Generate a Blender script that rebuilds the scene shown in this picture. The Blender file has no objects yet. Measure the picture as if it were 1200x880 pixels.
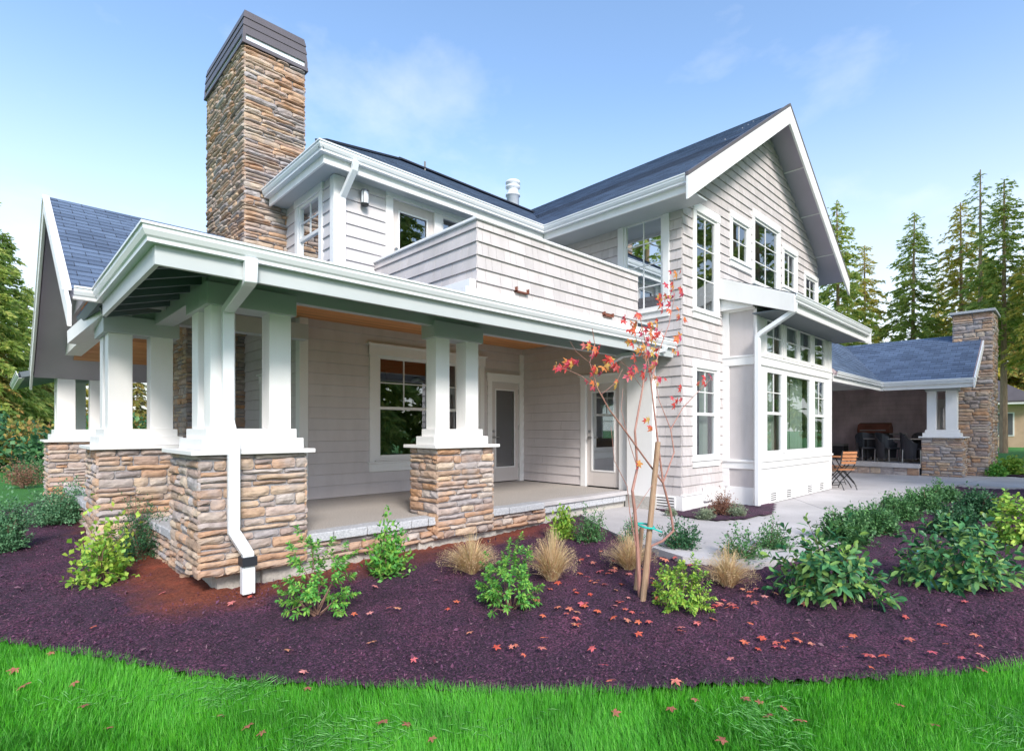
import bpy, math, random
import numpy as np
from mathutils import Vector, Matrix

S = bpy.context.scene
COL = S.collection
R = math.radians
rnd = random.Random(7)
rng = np.random.default_rng(11)

# ---------------------------------------------------------------- camera
# world: z = 0 is the porch floor, the front of the house faces -Y, its left side faces -X
FPX, HZ, CAMZ = 636.15, 504.2, 1.06
TH = math.atan2(613.06, 636.15)                  # yaw between view and the house
FX, FY = math.sin(TH), math.cos(TH)
cam = bpy.data.cameras.new('camera')
camo = bpy.data.objects.new('camera', cam); COL.objects.link(camo)
camo.location = (0, 0, CAMZ); camo.rotation_euler = (R(90), 0, -TH)
cam.sensor_width = 36; cam.lens = FPX / 1200 * 36; cam.shift_y = (HZ - 440) / 1200
cam.clip_start = 0.05; cam.clip_end = 3000
S.camera = camo

# ---------------------------------------------------------------- light
SUN_EL, SUN_AZ = 36, 205      # sun direction: degrees clockwise from +Y
w = bpy.data.worlds.new("World"); S.world = w; w.use_nodes = True
nt = w.node_tree; nt.nodes.clear()
wo = nt.nodes.new('ShaderNodeOutputWorld'); bg = nt.nodes.new('ShaderNodeBackground')
sky = nt.nodes.new('ShaderNodeTexSky'); sky.sky_type = 'NISHITA'; sky.sun_disc = False
sky.sun_elevation = R(SUN_EL); sky.sun_rotation = R(SUN_AZ); sky.air_density = 1.0; sky.dust_density = 0.6; sky.ozone_density = 1.0
bg.inputs[1].default_value = 0.15
tc = nt.nodes.new('ShaderNodeTexCoord'); mp = nt.nodes.new('ShaderNodeMapping'); mp.inputs['Scale'].default_value = (1.5, 1.5, 2.8)
nz = nt.nodes.new('ShaderNodeTexNoise'); nz.inputs['Scale'].default_value = 2.3; nz.inputs['Detail'].default_value = 7; nz.inputs['Roughness'].default_value = 0.55; nz.inputs['Distortion'].default_value = 0.15
cr = nt.nodes.new('ShaderNodeValToRGB'); cr.color_ramp.elements[0].position = 0.54; cr.color_ramp.elements[1].position = 0.80
cr.color_ramp.elements[0].color = (0, 0, 0, 1); cr.color_ramp.elements[1].color = (0.38, 0.38, 0.38, 1)
sep = nt.nodes.new('ShaderNodeSeparateXYZ')
hor = nt.nodes.new('ShaderNodeMapRange'); hor.inputs['From Min'].default_value = 0.0; hor.inputs['From Max'].default_value = 0.54
hor.inputs['To Min'].default_value = 0.85; hor.inputs['To Max'].default_value = 0.0; hor.interpolation_type = 'SMOOTHSTEP'
mx0 = nt.nodes.new('ShaderNodeMixRGB'); mx0.inputs[2].default_value = (3.55, 3.55, 3.5, 1)
mx = nt.nodes.new('ShaderNodeMixRGB'); mx.inputs[2].default_value = (3.9, 3.95, 4.1, 1)
tint = nt.nodes.new('ShaderNodeMixRGB'); tint.blend_type = 'MULTIPLY'; tint.inputs[0].default_value = 1; tint.inputs[2].default_value = (.93, .99, 1.02, 1)
L = nt.links.new
L(tc.outputs['Generated'], mp.inputs[0]); L(mp.outputs[0], nz.inputs['Vector']); L(nz.outputs['Fac'], cr.inputs[0])
L(tc.outputs['Generated'], sep.inputs[0]); L(sep.outputs['Z'], hor.inputs['Value'])
L(sky.outputs[0], tint.inputs[1]); L(tint.outputs[0], mx0.inputs[1]); L(hor.outputs[0], mx0.inputs[0])
L(mx0.outputs[0], mx.inputs[1]); L(cr.outputs[0], mx.inputs[0]); L(mx.outputs[0], bg.inputs[0]); L(bg.outputs[0], wo.inputs[0])
sl = bpy.data.lights.new('sun', 'SUN'); sl.energy = 2.1; sl.angle = R(16); sl.color = (1, 0.93, 0.84)
so = bpy.data.objects.new('sun', sl); COL.objects.link(so)
sd = Vector((math.sin(R(SUN_AZ)) * math.cos(R(SUN_EL)), math.cos(R(SUN_AZ)) * math.cos(R(SUN_EL)), math.sin(R(SUN_EL))))
so.rotation_euler = sd.to_track_quat('Z', 'Y').to_euler()
vs = S.view_settings; vs.view_transform = 'Standard'; vs.look = 'None'; vs.gamma = 1; vs.exposure = 1.16
try: vs.use_curve_mapping = False
except Exception: pass
S.cycles.max_bounces = 8; S.cycles.transparent_max_bounces = 12; S.cycles.sample_clamp_indirect = 6

# ---------------------------------------------------------------- survey helpers (pixel of the 1200 px photo -> point on a known plane)
def ray(u, v):
    r = (u - 600) / FPX
    return Vector((FX + r * FY, FY - r * FX, (HZ - v) / FPX))
def on_y(u, v, Y):
    d = ray(u, v); t = Y / d.y; return Vector((d.x * t, Y, CAMZ + d.z * t))
def on_x(u, v, X):
    d = ray(u, v); t = X / d.x; return Vector((X, d.y * t, CAMZ + d.z * t))
def on_z(u, v, Z):
    d = ray(u, v); t = (Z - CAMZ) / d.z; return Vector((d.x * t, d.y * t, Z))
def zg(x, y):
    x = np.asarray(x, float); y = np.asarray(y, float)
    b = np.clip((np.hypot(x, y) - 3.2) / 3.2, 0, 1); b = b * b * (3 - 2 * b)
    zi = np.interp(x, [-6, 1.9, 3.7, 5.6, 8], [-.47, -.415, -.39, -.335, -.32])
    return -.52 * (1 - b) + zi * b
def on_g(u, v):
    z = -.45
    for _ in range(8):
        p = on_z(u, v, z); z = float(zg(p.x, p.y))
    return Vector((p.x, p.y, z))
def depth(p): return p.x * FX + p.y * FY

# ---------------------------------------------------------------- materials
def nodes(name):
    m = bpy.data.materials.new(name); m.use_nodes = True
    t = m.node_tree; return m, t, t.nodes['Principled BSDF']
def mixc(t, fac, a, b, mode='MIX'):
    n = t.nodes.new('ShaderNodeMixRGB'); n.blend_type = mode
    for i, v in enumerate((fac, a, b)):
        if hasattr(v, 'links') or isinstance(v, bpy.types.NodeSocket): t.links.new(v, n.inputs[i])
        elif i == 0: n.inputs[0].default_value = v
        else: n.inputs[i].default_value = (*v, 1)
    return n.outputs[0]
def noise(t, scale, detail=4, rough=.55, coord='Object', vec=None, mscale=None):
    n = t.nodes.new('ShaderNodeTexNoise'); n.inputs['Scale'].default_value = scale; n.inputs['Detail'].default_value = detail; n.inputs['Roughness'].default_value = rough
    c = t.nodes.new('ShaderNodeTexCoord')
    v = c.outputs[coord]
    if mscale:
        m_ = t.nodes.new('ShaderNodeMapping'); m_.inputs['Scale'].default_value = mscale; t.links.new(v, m_.inputs[0]); v = m_.outputs[0]
    t.links.new(v, n.inputs['Vector']); return n.outputs['Fac']
def ramp(t, fac, stops):
    n = t.nodes.new('ShaderNodeValToRGB'); e = n.color_ramp.elements
    while len(e) < len(stops): e.new(.5)
    for i, (p, c) in enumerate(stops): e[i].position = p; e[i].color = (*c, 1) if len(c) == 3 else c
    t.links.new(fac, n.inputs[0]); return n.outputs[0]
def bump(t, h, strength=.3, dist=.01):
    n = t.nodes.new('ShaderNodeBump'); n.inputs['Strength'].default_value = strength; n.inputs['Distance'].default_value = dist
    t.links.new(h, n.inputs['Height']); return n.outputs[0]
def island(t):
    g = t.nodes.new('ShaderNodeNewGeometry'); return g.outputs['Random Per Island']

def paint(name, col, rough=.55, var=.06, bscale=60, bs=.15, isl=0.0, grime=0.0):
    m, t, b = nodes(name)
    n1 = noise(t, 1.7, 5); c = ramp(t, n1, [(.3, tuple(x * (1 - var) for x in col)), (.7, tuple(min(1, x * (1 + var)) for x in col))])
    if isl:
        r_ = ramp(t, island(t), [(0, (1 - isl,) * 3), (1, (1, 1, 1))]); c = mixc(t, 1.0, c, r_, 'MULTIPLY')
    if grime:
        g = ramp(t, noise(t, 6, 6, .65, mscale=(1, 1, .25)), [(.45, (1, 1, 1)), (.8, (1 - grime, 1 - grime * 1.05, 1 - grime * 1.15))]); c = mixc(t, 1.0, c, g, 'MULTIPLY')
    t.links.new(c, b.inputs['Base Color']); b.inputs['Roughness'].default_value = rough
    t.links.new(bump(t, noise(t, bscale, 3, mscale=(1, 1, .3)), bs, .003), b.inputs['Normal'])
    return m
M = {}
M['white'] = paint('white_trim_paint', (.80, .79, .79), .45, .02, 40, .06, 0, .05)
M['gutter'] = paint('gutter_enamel', (.74, .76, .79), .25, .02, 20, .03)
M['siding'] = paint('taupe_siding_paint', (.635, .585, .59), .6, .04, 70, .25, .06, .10)
M['siding_light'] = paint('pale_siding_paint', (.60, .57, .58), .6, .04, 70, .25, .05, .05)
M['shingle'] = paint('shingle_siding_paint', (.575, .53, .53), .65, .05, 90, .4, .13, .12)
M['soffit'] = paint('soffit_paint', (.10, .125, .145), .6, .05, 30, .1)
M['beam'] = paint('shaded_trim_white', (.47, .50, .51), .5, .04, 30, .1)  # white trim under the eaves, with its shade put into the base colour
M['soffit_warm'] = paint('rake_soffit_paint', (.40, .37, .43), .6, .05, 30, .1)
M['door'] = paint('door_paint', (.60, .55, .53), .45, .02, 50, .05)
M['metal'] = paint('chimney_cap_metal', (.115, .10, .11), .4, .12, 8, .1)
M['flash'] = paint('flashing_metal', (.72, .76, .82), .3, .1, 10, .1)
M['black'] = paint('black_metal', (.02, .02, .022), .35, .1)
M['band'] = paint('rubber_band', (.02, .022, .03), .5, .1)
M['chrome'] = paint('brushed_metal', (.45, .45, .46), .3, .05); M['chrome'].node_tree.nodes['Principled BSDF'].inputs['Metallic'].default_value = .9
M['rust'] = paint('rusted_scupper', (.20, .07, .045), .8, .4, 30, .4)
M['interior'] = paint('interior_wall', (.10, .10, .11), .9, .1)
M['curtain'] = paint('curtain_cloth', (.72, .80, .70), .9, .1)
M['brownwall'] = paint('shaded_patio_wall', (.74, .60, .64), .75, .2, 6, .3, 0, .2)
M['tanwall'] = paint('tan_wall', (.55, .38, .27), .8, .1)
M['wicker'] = paint('black_wicker', (.04, .04, .048), .45, .3, 120, .6)
M['greytop'] = paint('table_top', (.36, .33, .32), .4, .1)
M['teal'] = paint('green_plastic_lid', (.10, .33, .31), .45, .15, 30, .2)
M['tie'] = paint('green_tie', (.02, .42, .36), .5, .1)

def m_stone():
    m, t, b = nodes('ledge_stone')
    c = ramp(t, island(t), [(0, (.42, .25, .16)), (.13, (.54, .36, .24)), (.26, (.38, .345, .35)), (.38, (.60, .43, .29)), (.5, (.32, .28, .28)), (.62, (.50, .28, .15)), (.74, (.47, .43, .43)), (.86, (.56, .45, .35)), (1, (.36, .24, .17))])
    n = noise(t, 9, 8, .65, mscale=(1, 1, 2.2))
    c2 = mixc(t, 1.0, c, ramp(t, n, [(.25, (.50, .46, .46)), (.55, (1, 1, 1)), (.8, (1.25, 1.2, 1.12))]), 'MULTIPLY')
    c3 = mixc(t, ramp(t, noise(t, 3.5, 5), [(.5, (0, 0, 0)), (.72, (.6, .6, .6))]), c2, (.36, .34, .35))
    t.links.new(c3, b.inputs['Base Color']); b.inputs['Roughness'].default_value = .85
    t.links.new(bump(t, noise(t, 38, 8, .7, mscale=(1, 1, 2)), .7, .012), b.inputs['Normal']); return m
M['stone'] = m_stone()
def speck(name, a, b_, c_, scale=260, rough=.85, bs=.4, big=.12):
    m, t, b = nodes(name)
    c = ramp(t, noise(t, scale, 3, .7), [(.35, a), (.5, b_), (.66, c_)])
    g = ramp(t, noise(t, .9, 6, .6), [(.3, (1 - big,) * 3), (.7, (1, 1, 1))])
    t.links.new(mixc(t, 1.0, c, g, 'MULTIPLY'), b.inputs['Base Color']); b.inputs['Roughness'].default_value = rough
    t.links.new(bump(t, noise(t, scale * .7, 4, .7), bs, .006), b.inputs['Normal']); return m
M['aggregate'] = speck('exposed_aggregate', (.22, .20, .19), (.42, .385, .36), (.66, .62, .58), 75, .85, .5)
M['concrete'] = speck('broom_concrete', (.48, .455, .46), (.54, .515, .52), (.60, .57, .58), 90, .85, .3, .3)
M['foundation'] = speck('foundation_concrete', (.40, .38, .35), (.48, .455, .42), (.55, .52, .48), 40, .9, .4, .25)
M['capstone'] = speck('grey_capstone', (.36, .37, .40), (.47, .48, .51), (.58, .58, .60), 45, .85, .5, .15)
M['mortar'] = speck('grey_mortar', (.22, .21, .23), (.30, .29, .31), (.37, .36, .38), 120, .95, .5)

def m_roof():
    m, t, b = nodes('slate_blue_asphalt_shingle')
    uv = t.nodes.new('ShaderNodeUVMap')
    br = t.nodes.new('ShaderNodeTexBrick'); br.inputs['Scale'].default_value = 1; br.inputs['Mortar Size'].default_value = .004
    br.inputs['Brick Width'].default_value = .27; br.inputs['Row Height'].default_value = .14; br.inputs['Bias'].default_value = .0
    br.inputs['Color1'].default_value = (.08, .115, .18, 1); br.inputs['Color2'].default_value = (.135, .19, .285, 1); br.inputs['Mortar'].default_value = (.02, .025, .04, 1)
    t.links.new(uv.outputs[0], br.inputs['Vector'])
    g = ramp(t, noise(t, 130, 3, .8), [(.3, (.65, .65, .68)), (.7, (1.25, 1.25, 1.25))])
    g2 = ramp(t, noise(t, .8, 4), [(.3, (.86, .86, .88)), (.7, (1.08, 1.08, 1.08))])
    t.links.new(mixc(t, 1, mixc(t, 1, br.outputs[0], g, 'MULTIPLY'), g2, 'MULTIPLY'), b.inputs['Base Color']); b.inputs['Roughness'].default_value = .8
    t.links.new(bump(t, noise(t, 200, 3, .8), .5, .004), b.inputs['Normal']); return m
M['roof'] = m_roof()
def m_wood(name, a, b_, mscale, sc=6, rough=.5, isl=.25):
    m, t, b = nodes(name)
    c = ramp(t, noise(t, sc, 6, .6, mscale=mscale), [(.3, a), (.7, b_)])
    r_ = ramp(t, island(t), [(0, (1 - isl,) * 3), (1, (1.1, 1.1, 1.1))])
    t.links.new(mixc(t, 1, c, r_, 'MULTIPLY'), b.inputs['Base Color']); b.inputs['Roughness'].default_value = rough
    t.links.new(bump(t, noise(t, sc * 3, 5, mscale=mscale), .2, .004), b.inputs['Normal']); return m
M['cedar'] = m_wood('cedar_ceiling_boards', (.58, .22, .07), (.85, .42, .17), (.25, 6, 6))
M['teak'] = m_wood('orange_teak', (.34, .13, .055), (.50, .23, .11), (1, 5, 5))
M['stake'] = m_wood('pine_stake', (.26, .15, .09), (.40, .27, .18), (7, 7, .6), 5, .8, .1)
M['bark'] = m_wood('brown_bark', (.14, .07, .055), (.27, .16, .12), (5, 5, 1), 12, .8, .1)
M['mbark'] = m_wood('young_maple_bark', (.30, .13, .11), (.42, .23, .18), (6, 6, 1), 14, .6, .1)
M['firbark'] = m_wood('fir_bark', (.24, .15, .10), (.50, .34, .22), (4, 4, .6), 3, .9, .1)
def m_glass(tint, refl=.16, k=.5):
    m = bpy.data.materials.new('window_glass'); m.use_nodes = True; t = m.node_tree; t.nodes.clear()
    o = t.nodes.new('ShaderNodeOutputMaterial'); mix = t.nodes.new('ShaderNodeMixShader'); tr = t.nodes.new('ShaderNodeBsdfTransparent'); gl = t.nodes.new('ShaderNodeBsdfGlossy')
    tr.inputs[0].default_value = (*tint, 1); gl.inputs['Roughness'].default_value = .012; gl.inputs[0].default_value = (.92, .96, 1, 1)
    lw = t.nodes.new('ShaderNodeLayerWeight'); lw.inputs[0].default_value = .55
    mr = t.nodes.new('ShaderNodeMapRange'); mr.inputs['To Min'].default_value = refl; mr.inputs['To Max'].default_value = refl + k
    t.links.new(lw.outputs['Fresnel'], mr.inputs['Value']); t.links.new(mr.outputs[0], mix.inputs[0])
    nn = t.nodes.new('ShaderNodeTexNoise'); nn.inputs['Scale'].default_value = 1.6; bp = t.nodes.new('ShaderNodeBump'); bp.inputs['Strength'].default_value = .03; bp.inputs['Distance'].default_value = .02
    tcx = t.nodes.new('ShaderNodeTexCoord'); t.links.new(tcx.outputs['Object'], nn.inputs['Vector']); t.links.new(nn.outputs['Fac'], bp.inputs['Height']); t.links.new(bp.outputs[0], gl.inputs['Normal'])
    t.links.new(tr.outputs[0], mix.inputs[1]); t.links.new(gl.outputs[0], mix.inputs[2]); t.links.new(mix.outputs[0], o.inputs[0]); return m
M['glass'] = m_glass((.75, .80, .80), .22)
def m_leaf(name, cols, rough=.5, transl=.25, spec=.4):
    m, t, b = nodes(name); k = len(cols) - 1
    c = ramp(t, island(t), [(i / k, c_) for i, c_ in enumerate(cols)])
    c = mixc(t, 1, c, ramp(t, noise(t, 30, 3), [(.3, (.8, .8, .8)), (.7, (1.15, 1.15, 1.15))]), 'MULTIPLY')
    t.links.new(c, b.inputs['Base Color']); b.inputs['Roughness'].default_value = rough; b.inputs['Specular IOR Level'].default_value = spec
    o = t.nodes['Material Output']; tl = t.nodes.new('ShaderNodeBsdfTranslucent'); mx_ = t.nodes.new('ShaderNodeMixShader'); mx_.inputs[0].default_value = transl
    t.links.new(c, tl.inputs[0]); t.links.new(b.outputs[0], mx_.inputs[1]); t.links.new(tl.outputs[0], mx_.inputs[2]); t.links.new(mx_.outputs[0], o.inputs[0]); return m
M['lf_green'] = m_leaf('bright_green_leaves', [(.06, .26, .05), (.13, .40, .07), (.30, .54, .09), (.10, .34, .08)])
M['lf_lime'] = m_leaf('lime_leaves', [(.12, .32, .05), (.28, .50, .06), (.46, .58, .10), (.18, .42, .07)])
M['lf_dark'] = m_leaf('dark_green_leaves', [(.03, .10, .05), (.05, .16, .07), (.09, .22, .09)])
M['lf_box'] = m_leaf('boxwood_leaves', [(.05, .15, .05), (.09, .23, .08), (.15, .32, .11), (.08, .20, .09)])
M['lf_rhodo'] = m_leaf('rhododendron_leaves', [(.02, .10, .045), (.05, .19, .075), (.10, .28, .10), (.24, .38, .08), (.035, .14, .07)], .42, .15, .35)
M['lf_blue'] = m_leaf('blue_green_leaves', [(.08, .22, .11), (.13, .30, .15), (.20, .38, .20)])
M['lf_grey'] = m_leaf('grey_green_leaves', [(.20, .26, .17), (.28, .34, .22), (.34, .40, .28)])
M['lf_brown'] = m_leaf('russet_twigs', [(.20, .09, .07), (.30, .15, .10), (.38, .22, .14)])
M['straw'] = m_leaf('tan_grass_blades', [(.55, .33, .18), (.70, .50, .30), (.78, .62, .40), (.48, .42, .16)], .7)
M['grassb'] = m_leaf('lawn_blades', [(.06, .34, .02), (.10, .48, .025), (.16, .60, .04), (.08, .42, .04), (.24, .64, .12)], .55, .45)
M['clip'] = m_leaf('pale_clippings', [(.20, .58, .14), (.32, .66, .24), (.16, .50, .10)], .7, .3)
M['maple'] = m_leaf('maple_leaves', [(.55, .05, .05), (.68, .09, .06), (.62, .06, .14), (.74, .20, .07), (.60, .44, .10), (.66, .10, .20), (.60, .07, .06)], .55, .35)
M['fallen'] = m_leaf('fallen_maple_leaf', [(.58, .09, .06), (.70, .18, .09), (.64, .12, .16), (.72, .32, .18), (.50, .07, .07), (.70, .28, .26)], .6, .2)
def by_object(m):
    t = m.node_tree; oi = t.nodes.new('ShaderNodeObjectInfo')
    for n in t.nodes:
        if n.type == 'VALTORGB' and n.inputs[0].links and n.inputs[0].links[0].from_node.type == 'NEW_GEOMETRY': t.links.new(oi.outputs['Random'], n.inputs[0])
by_object(M['fallen'])
M['fallenb'] = m_leaf('faded_fallen_leaf', [(.38, .10, .07), (.45, .16, .12)], .7, .2)
M['fir'] = m_leaf('fir_needles', [(.24, .36, .10), (.38, .50, .12), (.52, .60, .16), (.64, .62, .20)], .7, .6)
M['firgold'] = m_leaf('golden_needles', [(.42, .48, .10), (.58, .56, .12), (.74, .62, .15), (.74, .56, .14)], .7, .6)
M['autumn'] = m_leaf('autumn_foliage', [(.16, .24, .07), (.28, .32, .08), (.46, .38, .10), (.50, .28, .10)], .7, .4)
M['chips'] = m_leaf('mulch_chips', [(.020, .007, .022), (.095, .032, .08), (.18, .065, .115), (.02, .008, .02), (.20, .11, .14), (.06, .02, .06), (.17, .06, .11), (.03, .010, .028)], .8, 0)
def m_mulch():
    m, t, b = nodes('dark_purple_mulch')
    c = ramp(t, noise(t, 60, 8, .75), [(.40, (.004, .001, .004)), (.5, (.046, .015, .043)), (.60, (.18, .062, .13))])
    # red-brown dry bark dust against the plinth: a stain with its own shape
    g = t.nodes.new('ShaderNodeNewGeometry'); s = t.nodes.new('ShaderNodeSeparateXYZ'); t.links.new(g.outputs['Position'], s.inputs[0])
    def mr(sock, a, b_):
        n = t.nodes.new('ShaderNodeMapRange'); n.inputs['From Min'].default_value = a; n.inputs['From Max'].default_value = b_; t.links.new(sock, n.inputs['Value']); return n.outputs[0]
    def mth(op, a, b_):
        n = t.nodes.new('ShaderNodeMath'); n.operation = op
        for i, q in enumerate((a, b_)):
            if isinstance(q, (int, float)): n.inputs[i].default_value = q
            else: t.links.new(q, n.inputs[i])
        return n.outputs[0]
    yy = mth('ADD', s.outputs['Y'], mth('MULTIPLY', noise(t, 3, 5), .7))
    f = mth('MULTIPLY', mth('MULTIPLY', mr(yy, 5.2, 5.7), mr(s.outputs['X'], 6.3, 5.2)), mr(mth('ADD', s.outputs['X'], mth('MULTIPLY', noise(t, 2.5, 4), .8)), 1.2, 1.6))
    red = ramp(t, noise(t, 50, 7, .75), [(.3, (.09, .018, .010)), (.5, (.24, .055, .028)), (.7, (.40, .12, .06))])
    lf = ramp(t, noise(t, 1.3, 6, .7), [(.3, (.55, .55, .6)), (.5, (1, 1, 1)), (.7, (1.7, 1.45, 1.35))])
    t.links.new(mixc(t, 1, mixc(t, f, c, red), lf, 'MULTIPLY'), b.inputs['Base Color']); b.inputs['Roughness'].default_value = .85
    t.links.new(bump(t, noise(t, 45, 8, .8), 1, .03), b.inputs['Normal']); return m
M['mulch'] = m_mulch()
def m_ground():
    m, t, b = nodes('lawn_soil')
    c = ramp(t, noise(t, 30, 6, .7), [(.3, (.02, .10, .012)), (.6, (.045, .22, .02)), (.8, (.08, .30, .035))])
    t.links.new(c, b.inputs['Base Color']); b.inputs['Roughness'].default_value = .9
    t.links.new(bump(t, noise(t, 70, 5, .8), .8, .03), b.inputs['Normal']); return m
M['ground'] = m_ground()

# ---------------------------------------------------------------- mesh builder
class MB:
    def __init__(s): s.v = []; s.f = []; s.uv = None
    def add(s, vs_, fs):
        o = len(s.v); s.v += [tuple(p) for p in vs_]; s.f += [tuple(i + o for i in f) for f in fs]
    def box(s, x0, x1, y0, y1, z0, z1):
        if x0 > x1: x0, x1 = x1, x0
        if y0 > y1: y0, y1 = y1, y0
        s.add([(x0, y0, z0), (x1, y0, z0), (x1, y1, z0), (x0, y1, z0), (x0, y0, z1), (x1, y0, z1), (x1, y1, z1), (x0, y1, z1)],
              [(0, 3, 2, 1), (4, 5, 6, 7), (0, 1, 5, 4), (1, 2, 6, 5), (2, 3, 7, 6), (3, 0, 4, 7)]); return s
    def bar(s, a, b, w_, h, up=(0, 0, 1)):
        a = Vector(a); b = Vector(b); d = (b - a).normalized(); up = Vector(up); sd_ = d.cross(up).normalized(); u2 = sd_.cross(d)
        P = []
        for p in (a, b):
            for i, j in ((-1, -1), (1, -1), (1, 1), (-1, 1)): P.append(p + sd_ * (i * w_ / 2) + u2 * (j * h / 2))
        s.add(P, [(0, 1, 2, 3)[::-1], (4, 5, 6, 7), (0, 1, 5, 4), (1, 2, 6, 5), (2, 3, 7, 6), (3, 0, 4, 7)]); return s
    def prism(s, poly, ext):
        n = len(poly); ext = Vector(ext); P = [Vector(p) for p in poly]; Q = [p + ext for p in P]
        s.add(P + Q, [tuple(range(n))[::-1], tuple(range(n, 2 * n))] + [(i, (i + 1) % n, n + (i + 1) % n, n + i) for i in range(n)]); return s
    def tube(s, pts, rad, n=8, rect=None, cap=True):
        pts = [Vector(p) for p in pts]; rads = rad if hasattr(rad, '__len__') else [rad] * len(pts)
        o = len(s.v); k = len(pts); ref = None
        for i, p in enumerate(pts):
            d = (pts[min(i + 1, k - 1)] - pts[max(i - 1, 0)]).normalized()
            if ref is None: ref = Vector((1, 0, 0)) if abs(d.x) < .8 else Vector((0, 1, 0))
            a = (ref - d * ref.dot(d)).normalized(); b = d.cross(a); ref = a
            for j in range(n):
                an = 2 * math.pi * (j + .5) / n
                if rect: ca, sa = (math.copysign(rect[0], math.cos(an)), math.copysign(rect[1], math.sin(an)))
                else: ca, sa = math.cos(an) * rads[i], math.sin(an) * rads[i]
                s.v.append(tuple(p + a * ca + b * sa))
        for i in range(k - 1):
            for j in range(n): s.f.append((o + i * n + j, o + i * n + (j + 1) % n, o + (i + 1) * n + (j + 1) % n, o + (i + 1) * n + j))
        if cap: s.f.append(tuple(o + j for j in range(n))[::-1]); s.f.append(tuple(o + (k - 1) * n + j for j in range(n)))
        return s
    def lathe(s, prof, c, n=16):
        o = len(s.v)
        for r_, z in prof:
            for j in range(n):
                a = 2 * math.pi * j / n; s.v.append((c[0] + r_ * math.cos(a), c[1] + r_ * math.sin(a), c[2] + z))
        for i in range(len(prof) - 1):
            for j in range(n): s.f.append((o + i * n + j, o + i * n + (j + 1) % n, o + (i + 1) * n + (j + 1) % n, o + (i + 1) * n + j))
        return s
    def fbox(s, F, u0, u1, z0, z1, n0, n1):      # box in a wall frame
        a = F(u0, z0, n0); b = F(u1, z1, n1); return s.box(a[0], b[0], a[1], b[1], z0, z1)
    def build(s, name, mat, parent=None, smooth=False, bevel=0, uv=None):
        me = bpy.data.meshes.new(name); me.from_pydata(s.v, [], s.f)
        if uv is not None:
            l = me.uv_layers.new(name='UVMap'); vi = np.zeros(len(me.loops), int); me.loops.foreach_get('vertex_index', vi)
            l.data.foreach_set('uv', np.asarray(uv, float)[vi].ravel())
        me.update()
        if smooth: me.polygons.foreach_set('use_smooth', [True] * len(me.polygons))
        return link(name, me, mat, parent, bevel)
def link(name, me, mat, parent=None, bevel=0):
    o = bpy.data.objects.new(name, me); COL.objects.link(o)
    if mat: me.materials.append(M[mat] if isinstance(mat, str) else mat)
    if parent is not None: o.parent = parent
    if bevel:
        b = o.modifiers.new('bevel', 'BEVEL'); b.width = bevel; b.segments = 1; b.limit_method = 'ANGLE'
    return o
def npmesh(name, V, F, mat, parent=None, smooth=False):        # V (n,3), F (m,k)
    V = np.asarray(V, np.float32); F = np.asarray(F, np.int32); k = F.shape[1]
    me = bpy.data.meshes.new(name); me.vertices.add(len(V)); me.vertices.foreach_set('co', V.ravel())
    me.loops.add(F.size); me.loops.foreach_set('vertex_index', F.ravel()); me.polygons.add(len(F)); me.polygons.foreach_set('loop_start', np.arange(len(F), dtype=np.int32) * k)
    me.update(calc_edges=True)
    if smooth: me.polygons.foreach_set('use_smooth', [True] * len(F))
    return link(name, me, mat, parent)
def empty(name, loc=(0, 0, 0)):
    o = bpy.data.objects.new(name, None); COL.objects.link(o); o.empty_display_size = .3; o.location = loc; return o
def tag(o, label=None, cat=None, group=None, kind=None):
    if label: o['label'] = label
    if cat: o['category'] = cat
    if group: o['group'] = group
    if kind: o['kind'] = kind
    return o
def part_at(root, o):           # parts are modelled in world space: keep them there under a root that stands elsewhere
    o.parent = root; o.matrix_parent_inverse = Matrix.Translation(-Vector(root.location)); return o

# wall frames: u along the wall, z up, n outwards
def fr_front(Y): return lambda u, z, n: (u, Y - n, z)      # faces -Y, u = X
def fr_left(X): return lambda u, z, n: (X - n, u, z)       # faces -X, u = Y

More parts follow.
